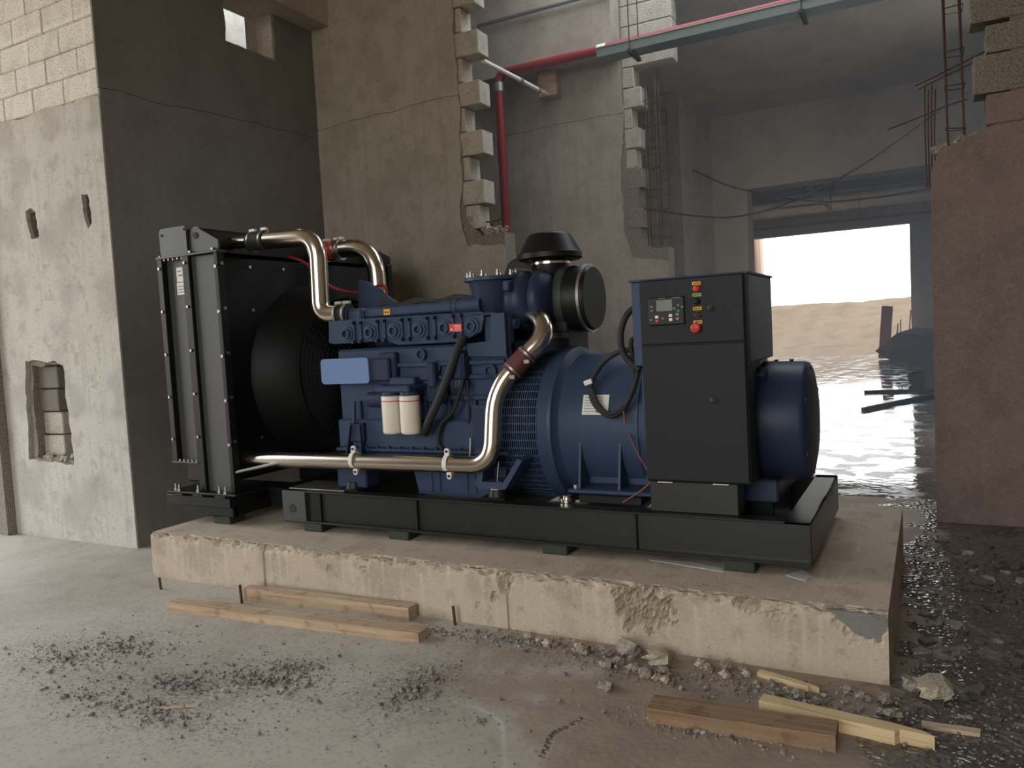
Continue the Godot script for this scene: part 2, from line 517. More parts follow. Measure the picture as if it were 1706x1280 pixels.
# ---------- the hall
func floor_maps() -> void:
	var w := 1760; var h := 960
	var s := 0.00625
	var im := []
	for k in [[31, 0.004, 5], [32, 0.022, 4], [33, 0.16, 3]]:
		var f := FastNoiseLite.new()
		f.seed = k[0]; f.frequency = k[1]; f.fractal_octaves = k[2]
		im.append(f.get_image(w, h).get_data())
	var n1: PackedByteArray = im[0]; var n2: PackedByteArray = im[1]; var n3: PackedByteArray = im[2]
	var al := PackedByteArray(); al.resize(w * h * 3)
	var ro := PackedByteArray(); ro.resize(w * h)
	var he := PackedByteArray(); he.resize(w * h)
	for y in h:
		var z := -7.0 + y * s
		for x_ in w:
			var x := -8.0 + x_ * s
			var i := y * w + x_
			var a := n1[i] / 255.0
			var b := n2[i] / 255.0
			var c := n3[i] / 255.0
			var damp := clampf(((x + 1.25) * 0.9 - (z + 2.7) * 0.6 + (a - 0.5) * 1.1 + (b - 0.5) * 0.8) * 3.0 + 0.5, 0.0, 1.0)
			var wet := clampf(((x + 0.22) * 1.3 + (a - 0.5) * 0.9 + (b - 0.5) * 0.7) * 4.0 + 0.5, 0.0, 1.0)
			var t := clampf((a - 0.45) * 3.0, 0.0, 1.0) * 0.6 + clampf((b - 0.55) * 4.0, 0.0, 1.0) * 0.4
			var r := lerpf(174, 154, t); var g := lerpf(165, 144, t); var bl := lerpf(152, 130, t)
			if c > 0.66:
				var k := minf((c - 0.66) * 4.0, 1.0) * 0.16
				r -= r * k; g -= g * k; bl -= bl * k
			r = lerpf(r, 132 + 26 * b, damp); g = lerpf(g, 116 + 25 * b, damp); bl = lerpf(bl, 100 + 23 * b, damp)
			r = lerpf(r, 66 + 40 * c, wet); g = lerpf(g, 60 + 36 * c, wet); bl = lerpf(bl, 54 + 31 * c, wet)
			al[i * 3] = int(r); al[i * 3 + 1] = int(g); al[i * 3 + 2] = int(bl)
			var rr := lerpf(0.88, 0.72, damp)
			if wet > 0.0: rr = lerpf(rr, clampf(0.42 - (b * 0.75 + c * 0.25 - 0.36) * 3.4, 0.04, 0.5), wet)
			ro[i] = int(rr * 255.0)
			he[i] = int(clampf(0.3 + 0.2 * a + 0.25 * (b - 0.5) * (0.3 + wet) + 0.32 * (c - 0.5) * (0.1 + 0.3 * damp + 1.25 * wet), 0.0, 1.0) * 255.0)
	# a chalk line and two cracks
	var rng := RandomNumberGenerator.new(); rng.seed = 5
	var lines := [[[Vector2(-2.35, -2.568), Vector2(-2.10, -2.591), Vector2(-1.689, -2.61), Vector2(-1.56, -2.581), Vector2(-1.50, -2.54), Vector2(-1.463, -2.494), Vector2(-1.42, -2.42), Vector2(-1.325, -2.261), Vector2(-1.25, -2.1)], 1, 1],
		[[Vector2(-1.208, -2.697), Vector2(-1.24, -2.6), Vector2(-1.262, -2.56), Vector2(-1.269, -2.525), Vector2(-1.25, -2.45), Vector2(-1.237, -2.381)], 0, 0], [[Vector2(-4.6, -2.2), Vector2(-4.2, -2.28), Vector2(-3.95, -2.26), Vector2(-3.7, -2.33)], 1, 1]]
	for l in lines:
		for k in l[0].size() - 1:
			for q in 160:
				var p: Vector2 = (l[0][k] as Vector2).lerp(l[0][k + 1], q / 160.0)
				if l[1] == 0: p += Vector2(sin(q * 0.21), cos(q * 0.13)) * 0.008
				for dx in range(-l[2], l[2] + 1):
					for dy in range(-l[2], l[2] + 1):
						if l[1] == 1 and rng.randf() < 0.6: continue
						var i: int = (int((p.y + 7.0) / s) + dy) * w + int((p.x + 8.0) / s) + dx
						for ch in 3:
							al[i * 3 + ch] = int(lerpf(al[i * 3 + ch], [92, 206][l[1]] - ch * 8, 0.07 if l[1] else 0.22))
						if l[1] == 0: he[i] = int(he[i] * 0.5)
	# specks of dust and crumbs too small to model
	for q in [[-3.70, -2.47, 0.3, 0.16], [-3.85, -2.27, 0.3, 0.12], [-2.72, -2.5, 0.3, 0.16], [-2.99, -2.29, 0.22, 0.1], [-2.9, -2.06, 0.32, 0.1], [-1.98, -2.66, 0.14, 0.2], [-1.6, -3.25, 0.6, 0.1], [-3.4, -2.1, 0.4, 0.16], [-2.6, -2.6, 1.6, 0.6], [-4.4, -2.9, 0.9, 0.4]]:
		for k in 2600:
			var ix := int((q[0] + rng.randfn(0.0, q[2]) + 8.0) / s)
			var iz := int((q[1] + rng.randfn(0.0, q[3]) + 7.0) / s)
			if ix < 1 or iz < 1 or ix > w - 3 or iz > h - 3: continue
			var kk := rng.randf_range(0.05, 0.4)
			for e in [0, 1]:
				var i2: int = (iz * w + ix + e) * 3
				for ch in 3: al[i2 + ch] = int(lerpf(al[i2 + ch], 100 - ch * 9, kk))
	var m := mat("floor_cement", Color.WHITE, 1.0)
	m.albedo_texture = ImageTexture.create_from_image(Image.create_from_data(w, h, false, Image.FORMAT_RGB8, al))
	m.roughness_texture = ImageTexture.create_from_image(Image.create_from_data(w, h, false, Image.FORMAT_L8, ro))
	m.heightmap_enabled = true
	m.heightmap_texture = ImageTexture.create_from_image(Image.create_from_data(w, h, false, Image.FORMAT_L8, he))
	m.heightmap_scale = 1.6
	m.texture_repeat = false

func slab(st: Node, called: String, a: Vector3, b: Vector3, m: Material) -> MeshInstance3D:
	var mb := MB.new()
	mb.span(a, b)
	return obj(called, mb, m, st)

func room() -> void:
	floor_maps()
	var fl := struct("floor", Vector3(-2.5, 0, -4), "grey cement floor, dusty on one side and wet and muddy on the other")
	var mb := MB.new()
	var c := [Vector3(-8, 0, -7), Vector3(3, 0, -7), Vector3(3, 0, -1), Vector3(-8, 0, -1)]
	var u := [Vector2(0, 0), Vector2(1, 0), Vector2(1, 1), Vector2(0, 1)]
	mb.tri(c[0], c[1], c[2], Vector3.UP, Vector3.UP, Vector3.UP, u[0], u[1], u[2])
	mb.tri(c[0], c[2], c[3], Vector3.UP, Vector3.UP, Vector3.UP, u[0], u[2], u[3])
	for k in 4: mb.face(c[k], c[(k + 1) % 4], c[(k + 1) % 4] + Vector3(0, -0.2, 0), c[k] + Vector3(0, -0.2, 0), (c[k] + c[(k + 1) % 4]) / 2 - Vector3(-2.5, 0, -4))
	mb.face(c[0] + Vector3(0, -0.2, 0), c[1] + Vector3(0, -0.2, 0), c[2] + Vector3(0, -0.2, 0), c[3] + Vector3(0, -0.2, 0), Vector3.DOWN)
	obj("cement_slab", mb, M.floor_cement, fl)
	var around := [[Vector3(-9.6, -0.2, -3.7), Vector3(-8, 0, -1)], [Vector3(-9.6, -0.2, -1), Vector3(5.2, 0, 6.4)], [Vector3(3, -0.2, -7), Vector3(5.2, 0, -1)]]
	for a in around: slab(fl, "cement_slab", a[0], a[1], M.plaster)

	# the pale wall to the left: plaster below, bare blocks above, three holes broken through the plaster
	var wf := struct("wall_front_left", Vector3(-6.2, 0, -3.96), "pale grey plastered wall with broken niches and bare blocks above")
	var holes := [rag([Vector2(-6.70, 1.50), Vector2(-6.78, 0.66), Vector2(-6.16, 0.63), Vector2(-6.17, 0.95), Vector2(-6.19, 1.45), Vector2(-6.3, 1.49)], 0.05, 0.012, 3, [0, 1, 2, 3, 4, 5]),
		rag([Vector2(-6.50, 2.72), Vector2(-6.46, 2.49), Vector2(-6.35, 2.49), Vector2(-6.37, 2.70), Vector2(-6.43, 2.74)], 0.04, 0.01, 4, [0, 1, 2, 3, 4]),
		rag([Vector2(-5.76, 2.76), Vector2(-5.75, 2.60), Vector2(-5.71, 2.49), Vector2(-5.66, 2.53), Vector2(-5.68, 2.75)], 0.04, 0.009, 5, [0, 1, 2, 3, 4])]
	mb = MB.new()
	panel(mb, rag([Vector2(-7.1, 0), Vector2(-5.452, 0), Vector2(-5.452, 3.45), Vector2(-7.1, 3.49)], 0.06, 0.012, 6, [2]), holes, at_z(-3.85), 0.03)
	obj("plaster", mb, M.pale_plaster, wf)
	mb = MB.new()
	panel(mb, PackedVector2Array([Vector2(-7.1, 0), Vector2(-5.47, 0), Vector2(-5.47, 3.46), Vector2(-7.1, 3.46)]), [rag([Vector2(-6.66, 1.46), Vector2(-6.70, 0.68), Vector2(-6.2, 0.66), Vector2(-6.2, 1.44)], 0.05, 0.012, 8, [0, 1, 2, 3]), rag([Vector2(-6.49, 2.70), Vector2(-6.45, 2.51), Vector2(-6.36, 2.51), Vector2(-6.38, 2.70)], 0.04, 0.01, 9, [0, 1, 2, 3]), rag([Vector2(-5.75, 2.74), Vector2(-5.74, 2.52), Vector2(-5.68, 2.54), Vector2(-5.69, 2.74)], 0.04, 0.008, 10, [0, 1, 2, 3])], at_z(-3.88), 0.16)
	obj("core", mb, M.broken, wf)
	slab(wf, "backing", Vector3(-7.1, 0, -4.09), Vector3(-5.47, 3.46, -4.04), M.darkened_grey_cement)
	var r := RandomNumberGenerator.new()
	r.seed = 11
	for k in 4:  # blocks laid bare inside the tall niche
		var y := 0.675 + k * 0.195
		block(wf, -6.69, -6.42 + r.randf_range(-0.02, 0.02), y, y + 0.183, -4.035, -3.935 + r.randf_range(-0.02, 0.015), M.block if k < 2 else M.mortar)
	var sm := [stone_mesh(201, Vector3(0.09, 0.07, 0.07), 0.4), stone_mesh(202, Vector3(0.06, 0.05, 0.05), 0.4)]
	for k in 9:
		piece("rubble", sm[k % 2], M.pale_stone, wf, Transform3D(Basis(Vector3.UP, k * 1.3), Vector3(-6.66 + 0.05 * k, 0.665 + 0.01 * (k % 3), -3.93 + 0.015 * (k % 4))))
	slab(wf, "mortar_bed", Vector3(-7.1, 3.46, -4.05), Vector3(-5.475, TOP, -3.882), M.mortar)
	for row in 16:
		var y := 3.475 + row * 0.194
		var x := -7.1 - (0.2 if row % 2 else 0.0)
		while x < -5.46:
			var x1 := x + 0.396 if x + 0.45 < -5.472 else -5.472
			if x1 - maxf(x, -7.1) > 0.05 and x < -5.56: block(wf, maxf(x, -7.1), x1, y, y + 0.1905, -4.0, -3.872 + r.randf_range(-0.003, 0.003), M.pale_block)
			x += 0.4
	slab(wf, "pier", Vector3(-7.7, 0, -4.1), Vector3(-7.05, TOP, -3.77), M.broken)

	# the wall running back, some shade mixed into its colour, with a high opening
	var wl := struct("wall_left", Vector3(-5.55, 0, -5.1), "plastered side wall coloured darker for shade, with a small opening high under the beam")
	mb = MB.new()
	# the outline is drawn along -z: local x = -z
	var T := Transform3D(Basis(Vector3(0, 0, -1), Vector3.UP, Vector3(1, 0, 0)), Vector3(-5.45, 0, 0))
	plaster_lifts(wl, PackedVector2Array([Vector2(3.862, 0), Vector2(6.45, 0), Vector2(6.45, TOP), Vector2(3.862, TOP)]), [rag([Vector2(5.13, 4.67), Vector2(5.13, 4.225), Vector2(5.73, 4.225), Vector2(5.74, 4.67)], 0.05, 0.008, 12, [0, 1, 2])], T, 3.45, 0.025, 51, M.darkened_grey_cement)
	mb = MB.new()
	panel(mb, PackedVector2Array([Vector2(4.0, 0), Vector2(6.45, 0), Vector2(6.45, TOP), Vector2(4.0, TOP)]), [rag([Vector2(5.12, 4.68), Vector2(5.12, 4.24), Vector2(5.72, 4.24), Vector2(5.72, 4.68)], 0.05, 0.006, 13, [1])], T.translated(Vector3(-0.02, 0, 0)), 0.2)
	obj("core", mb, M.block, wl)
	slab(wl, "beam", Vector3(-5.72, 4.66, -6.45), Vector3(-5.22, 5.2, -4.06), M.soffit)
	slab(wl, "return", Vector3(-6.4, 0, -6.46), Vector3(-5.45, TOP, -6.3), M.plaster)
	var wn := struct("wall_neighbour", Vector3(-8.3, 0, -7), "sunlit pale wall beyond the high opening")
	slab(wn, "plaster", Vector3(-8.5, 0, -11), Vector3(-8.2, 7, -4.1), M.pale_plaster)

	# the back wall, its broken end toothed with blocks
	var wb := struct("wall_back", Vector3(-4.4, 0, -6.35), "brown grey plastered back wall broken off in a toothed edge of blocks")
	plaster_lifts(wb, rag([Vector2(-5.45, 0), Vector2(-3.372, 0), Vector2(-3.372, 2.31), Vector2(-3.74, 2.33), Vector2(-3.80, 2.5), Vector2(-3.77, 3.4), Vector2(-3.775, TOP), Vector2(-5.45, TOP)], 0.045, 0.012, 14, [2, 3, 4, 5]), [], at_z(-6.25), 3.80, 0.03, 52, M.plaster)
	mb = MB.new()
	mb.ext(rag([Vector2(-5.45, 0), Vector2(-3.37, 0), Vector2(-3.37, 2.43), Vector2(-3.64, 2.42), Vector2(-3.70, 2.52), Vector2(-3.76, 2.62), Vector2(-3.76, TOP), Vector2(-5.45, TOP)], 0.05, 0.014, 15, [2, 3, 4]), at_z(-6.272), 0.2)
	obj("core", mb, M.broken, wb)
	for k in range(-1, 8):
		var y := 2.715 + k * 0.445
		if k >= 0: block(wb, -3.79, -3.545 + r.randf_range(-0.012, 0.012), y, y + 0.212, -6.465, -6.268, M.block)
		block(wb, -3.79, -3.71 + r.randf_range(-0.02, 0.02) if k >= 0 else -3.62, y + 0.222, y + 0.436, -6.462, -6.275, M.block)
	for k in 14:
		piece("rubble", sm[k % 2], M.stone, wb, Transform3D(Basis(Vector3(0.3, 1, 0.2).normalized(), k * 2.1), Vector3(-3.72 + 0.026 * k, 2.47 - 0.002 * k + 0.03 * (k % 2) + (0.12 if k < 3 else 0.0), -6.29 - 0.02 * (k % 5))))
	mb = MB.new()
	mb.tube([Vector3(-3.7, 2.57, -6.4), Vector3(-3.55, 2.55, -6.38), Vector3(-3.46, 2.56, -6.37), Vector3(-3.42, 2.6, -6.37)], 0.008, 6)
	mb.tube([Vector3(-3.55, 2.55, -6.38), Vector3(-3.555, 2.44, -6.38)], 0.006, 6)
	mb.tube([Vector3(-3.48, 2.56, -6.37), Vector3(-3.47, 2.47, -6.36), Vector3(-3.44, 2.47, -6.36), Vector3(-3.44, 2.52, -6.36)], 0.006, 6)
	obj("bent_rebar", mb, M.rust, wb, "short bent steel bars sticking from the broken edge")

	# the wall behind the gap, also broken off, under a deep beam
	var wr := struct("wall_rear", Vector3(-4.4, 0, -8.6), "plastered wall behind the gap, its end broken into rough blocks")
	plaster_lifts(wr, rag([Vector2(-6.2, 0), Vector2(-2.54, 0), Vector2(-2.54, 2.22), Vector2(-2.95, 2.3), Vector2(-3.03, 2.6), Vector2(-3.04, 3.2), Vector2(-2.99, 3.7), Vector2(-3.0, 6.0), Vector2(-6.2, 6.0)], 0.06, 0.014, 16, [2, 3, 4, 5, 6]), [], at_z(-8.5), 3.98, 0.02, 53, M.plaster)
	mb = MB.new()
	mb.ext(rag([Vector2(-6.2, 0), Vector2(-2.535, 0), Vector2(-2.535, 2.38), Vector2(-2.8, 2.40), Vector2(-2.86, 2.7), Vector2(-2.85, 3.3), Vector2(-2.93, 3.4), Vector2(-2.93, 6.0), Vector2(-6.2, 6.0)], 0.05, 0.022, 17, [2, 3, 4, 5]), at_z(-8.524), 0.22)
	obj("core", mb, M.broken, wr)
	for k in 12:
		var y := 2.62 + k * 0.222
		if y > 4.3: block(wr, -2.98, -2.4, y, y + 0.214, -8.73, -8.52, M.block)
		else: block(wr, -2.98, [-2.80, -2.89, -2.78, -2.86][k % 4] + r.randf_range(-0.02, 0.02), y, y + 0.214, -8.735, -8.52 + r.randf_range(-0.01, 0.006), M.block if k > 2 else M.broken)
	slab(wr, "beam", Vector3(-6.2, 4.51, -8.5), Vector3(-2.98, 6.0, -8.22), M.plaster)
	block(wr, -3.95, -3.72, 4.22, 4.505, -8.5, -8.36, M.timber, "packing_block")

	# the wall on the right, toothed above
	var wc := struct("wall_right", Vector3(2.6, 0, -6.36), "rough dark brown wall broken off at the top with loose reinforcing bars")
	mb = MB.new()
	mb.ext(rag([Vector2(0.02, 0), Vector2(5.2, 0), Vector2(5.2, TOP), Vector2(0.5, TOP), Vector2(0.5, 2.74), Vector2(0.36, 2.72), Vector2(0.22, 2.65), Vector2(0.09, 2.63), Vector2(0.025, 2.45)], 0.05, 0.014, 18, [4, 5, 6, 7]), at_z(-6.25), 0.22)
	obj("render_coat", mb, M.brown_render, wc)
	for b in [[0.36, 2.73, 2.93], [0.29, 2.94, 3.19], [0.362, 3.2, 3.38], [0.272, 3.41, 3.62], [0.36, 3.63, 3.84], [0.28, 3.85, 4.06], [0.36, 4.07, 4.28]]:
		block(wc, b[0], 0.78, b[1], b[2], -6.46, -6.235, M.broken if b[1] > 2.8 else M.brown_render)
	for k in 8:
		piece("rubble", sm[k % 2], M.stone, wc, Transform3D(Basis(Vector3.UP, k * 1.7), Vector3(0.06 + 0.04 * k, 2.62 + 0.012 * k, -6.3 - 0.02 * (k % 4))))

	# what closes the hall out of the frame
	var wk := struct("wall_behind", Vector3(-2, 0, 6.5), "plain plastered end wall of the hall")
	slab(wk, "plaster", Vector3(-9.6, 0, 6.4), Vector3(-4.6, TOP, 6.6), M.plaster)   # a wide gateway stands open behind the camera
	slab(wk, "plaster", Vector3(1.2, 0, 6.4), Vector3(5.2, TOP, 6.6), M.plaster)
	slab(wk, "lintel", Vector3(-4.6, 6.3, 6.4), Vector3(1.2, TOP, 6.6), M.plaster)
	var wo := struct("wall_open_side", Vector3(-9.7, 0, 3), "outer wall beside the open bay of the hall")
	slab(wo, "plaster", Vector3(-9.8, 0, 0.7), Vector3(-9.6, TOP, 6.6), M.plaster)
	slab(wo, "lintel", Vector3(-9.8, 6.2, -3.7), Vector3(-9.6, TOP, 0.7), M.plaster)
	var we := struct("wall_far_right", Vector3(5.3, 0, 0), "plain plastered long wall of the hall")
	slab(we, "plaster", Vector3(5.2, 0, -6.47), Vector3(5.4, TOP, 6.6), M.plaster)
	var cl := struct("ceiling", Vector3(-2, TOP, -1), "concrete roof slab of the hall")
	slab(cl, "low_slab", Vector3(-6.4, 6.0, -8.75), Vector3(-3.7, 6.2, -6.46), M.soffit)   # to the right of it the strip between the two walls has no roof
	slab(cl, "slab", Vector3(-9.6, TOP, -6.47), Vector3(5.4, TOP + 0.25, 6.6), M.soffit)
	slab(cl, "added_shade_beam", Vector3(-3.5, 4.95, -6.46), Vector3(0.45, TOP, -6.26), M.soffit)  # unseen beam added to keep the roof gap's skylight off the left wall
	var gd := struct("ground_outside", Vector3(-25, -0.1, 0), "pale bare earth outside the open side of the hall")
	slab(gd, "earth", Vector3(-60, -0.6, -60), Vector3(-9.6, -0.05, 60), M.soil)
	slab(gd, "earth", Vector3(-9.6, -0.6, -30), Vector3(-5.65, -0.05, -3.7), M.soil)
	slab(gd, "earth", Vector3(-9.6, -0.6, 6.4), Vector3(60, -0.05, 60), M.soil)

func passage() -> void:
	var fl := struct("floor_passage", Vector3(-2.5, 0, -19), "wet muddy floor of the passage shining in the light of the gateway")
	slab(fl, "mud", Vector3(-6.4, -0.2, -33), Vector3(1.6, 0.0, -7), M.wet_mud)
	var cl := struct("ceiling_passage", Vector3(-2.5, 5.2, -19), "board marked concrete soffit of the passage")
	slab(cl, "slab", Vector3(-6.4, 5.2, -12.2), Vector3(1.6, 5.5, -8.75), M.soffit)
	slab(cl, "slab", Vector3(-6.4, 5.212, -30.3), Vector3(1.6, 5.5, -12.22), M.soffit)
	slab(cl, "fascia", Vector3(-2.98, 5.205, -8.75), Vector3(1.6, 6.0, -8.5), M.soffit)
	slab(cl, "cross_beam", Vector3(-3.46, 3.87, -15.05), Vector3(1.2, 5.22, -14.53), M.soffit)
	slab(cl, "cross_beam", Vector3(-6.2, 4.62, -22.4), Vector3(1.2, 5.22, -22.0), M.soffit)
	# bare block wall and the column beside the way through
	var wb := struct("wall_passage_block", Vector3(-4.8, 0, -12.6), "bare concrete block wall beyond the broken opening")
	slab(wb, "mortar_bed", Vector3(-6.2, 0, -12.75), Vector3(-3.47, 5.2, -12.525), M.mortar)
	for row in 23:
		var y := 0.005 + row * 0.226
		var x := -4.66 - (0.2 if row % 2 else 0.0)
		while x < -3.48:
			var x1 := minf(x + 0.392, -3.462)
			if x1 - x > 0.04: block(wb, x, x1, y, minf(y + 0.216, 5.195), -12.7, -12.5, M.block)
			x += 0.4
	var wl := struct("wall_passage_left", Vector3(-3.6, 0, -13.5), "smooth dark side wall of the passage ending in a rough pier")
	slab(wl, "plaster", Vector3(-3.66, 0, -14.54), Vector3(-3.455, 5.2, -12.49), M.plaster)
	slab(wl, "pier", Vector3(-3.66, 0, -15.05), Vector3(-2.85, 3.87, -14.535), M.soffit)
	var ws := struct("wall_passage_side", Vector3(-6.3, 0, -19), "outer side wall of the passage")
	slab(ws, "plaster", Vector3(-6.4, 0, -30.3), Vector3(-6.2, TOP, -6.45), M.plaster)
	var wr := struct("wall_passage_right", Vector3(1.3, 0, -18), "plain side wall of the passage with an added light screen behind the brown wall")
	slab(wr, "plaster", Vector3(1.2, 0, -30.3), Vector3(1.4, 5.2, -11.6), M.plaster)
	slab(wr, "plaster", Vector3(1.2, 0, -8.9), Vector3(1.4, 6.0, -6.47), M.plaster)  # out of sight, added to screen the left wall from yard light
	# the gateway at the far end
	var wg := struct("wall_gateway", Vector3(-2.5, 0, -30.2), "end wall of the passage with the bright open gateway")
	slab(wg, "lintel", Vector3(-6.2, 4.54, -30.3), Vector3(1.2, 5.2, -30), M.plaster)
	slab(wg, "column", Vector3(-0.545, 0, -30.3), Vector3(1.2, 4.54, -30), M.pale_plaster)
	slab(wg, "column", Vector3(-6.2, 0, -30.3), Vector3(-5.95, 4.54, -30), M.plaster)
	# earth bank outside
	var mb := MB.new()
	var f := FastNoiseLite.new()
	f.seed = 77; f.frequency = 0.12; f.fractal_octaves = 4
	var hgt := func(x: float, z: float) -> float:
		var k := smoothstep(-33.0, -47.0, z)
		return -0.01 + 2.15 * k + f.get_noise_2d(x, z) * (0.08 + 0.5 * k)
	for i in 60:
		for j in 44:
			var x0 := -30.0 + i * 0.9; var x1 := x0 + 0.9
			var z0 := -32.9 - j * 0.9; var z1 := z0 - 0.9
			var p := [Vector3(x0, hgt.call(x0, z0), z0), Vector3(x1, hgt.call(x1, z0), z0), Vector3(x1, hgt.call(x1, z1), z1), Vector3(x0, hgt.call(x0, z1), z1)]
			mb.flat(p[0], p[1], p[2], Vector3.UP)
			mb.flat(p[0], p[2], p[3], Vector3.UP)
	var bank := obj("earth_bank", mb, M.bank_soil)
	tag(bank, "sandy earth bank rising outside the bright gateway", "bank")
	var gd := struct("ground_gateway", Vector3(5, -0.1, -50), "bare earth and an added pale light bouncing apron round the end of the building")
	slab(gd, "bounce_apron", Vector3(1.6, -0.2, -30), Vector3(5.2, -0.002, -7), M.bounce_concrete)  # unseen pale ground, added to bounce light onto the passage soffit
	slab(gd, "bounce_apron", Vector3(5.2, -0.2, -30), Vector3(12, -0.002, 6.4), M.bounce_concrete)
	slab(gd, "earth", Vector3(12, -0.6, -90), Vector3(60, -0.05, 6.4), M.soil)
	var wy := struct("wall_added_shade", Vector3(7.6, 0, -14), "tall unseen wall added to block side light behind the brown wall")  # not a known wall: added out of view to cut light from the right
	slab(wy, "plaster", Vector3(7.5, 0, -30), Vector3(7.75, 6.5, -6.6), M.plaster)
	# painted column with a pipe and a panel, seen past the left side of the gateway
	var pc := base("painted_column", Vector3(-6.1, 0, -32))
	tag(pc, "peach painted column with a red pipe and teal panel outside the gateway", "column")
	mb = MB.new(); mb.span(Vector3(-6.6, 0, -32.4), Vector3(-5.78, TOP, -31.8), 0.02); obj("shaft", mb, M.pink_wall, pc)
	mb = MB.new(); mb.cyl(Vector3(-6.05, 0, -31.72), Vector3(-6.05, 5.2, -31.72), 0.06); obj("pipe", mb, M.pipe_red, pc, "red downpipe")
	mb = MB.new(); mb.span(Vector3(-5.98, 1.6, -31.8), Vector3(-5.82, 2.95, -31.74), 0.01); obj("panel", mb, M.teal_panel, pc, "teal panel")

# ---------- pipes, tray, bars and cables
func smooth(pts: Array, k := 6) -> PackedVector3Array:
	# a curve through the points
	var out := PackedVector3Array()
	for i in pts.size() - 1:
		var a: Vector3 = pts[maxi(i - 1, 0)]; var b: Vector3 = pts[i]; var c: Vector3 = pts[i + 1]; var d: Vector3 = pts[mini(i + 2, pts.size() - 1)]
		for j in k:
			out.append(b.cubic_interpolate(c, a, d, j / float(k)))
	out.append(pts[-1])
	return out

func bent(pts: Array, radius: float, k := 8) -> PackedVector3Array:
	# straight runs with round bends at the inner points
	var out := PackedVector3Array([pts[0]])
	for i in range(1, pts.size() - 1):
		var p: Vector3 = pts[i]
		var a: Vector3 = (pts[i - 1] - p); var b: Vector3 = (pts[i + 1] - p)
		var l := minf(radius, minf(a.length(), b.length()) * 0.49)
		var s := p + a.normalized() * l; var e := p + b.normalized() * l
		for j in k + 1:
			var t := j / float(k)
			out.append(s.lerp(p, t).lerp(p.lerp(e, t), t))
	out.append(pts[-1])
	return out

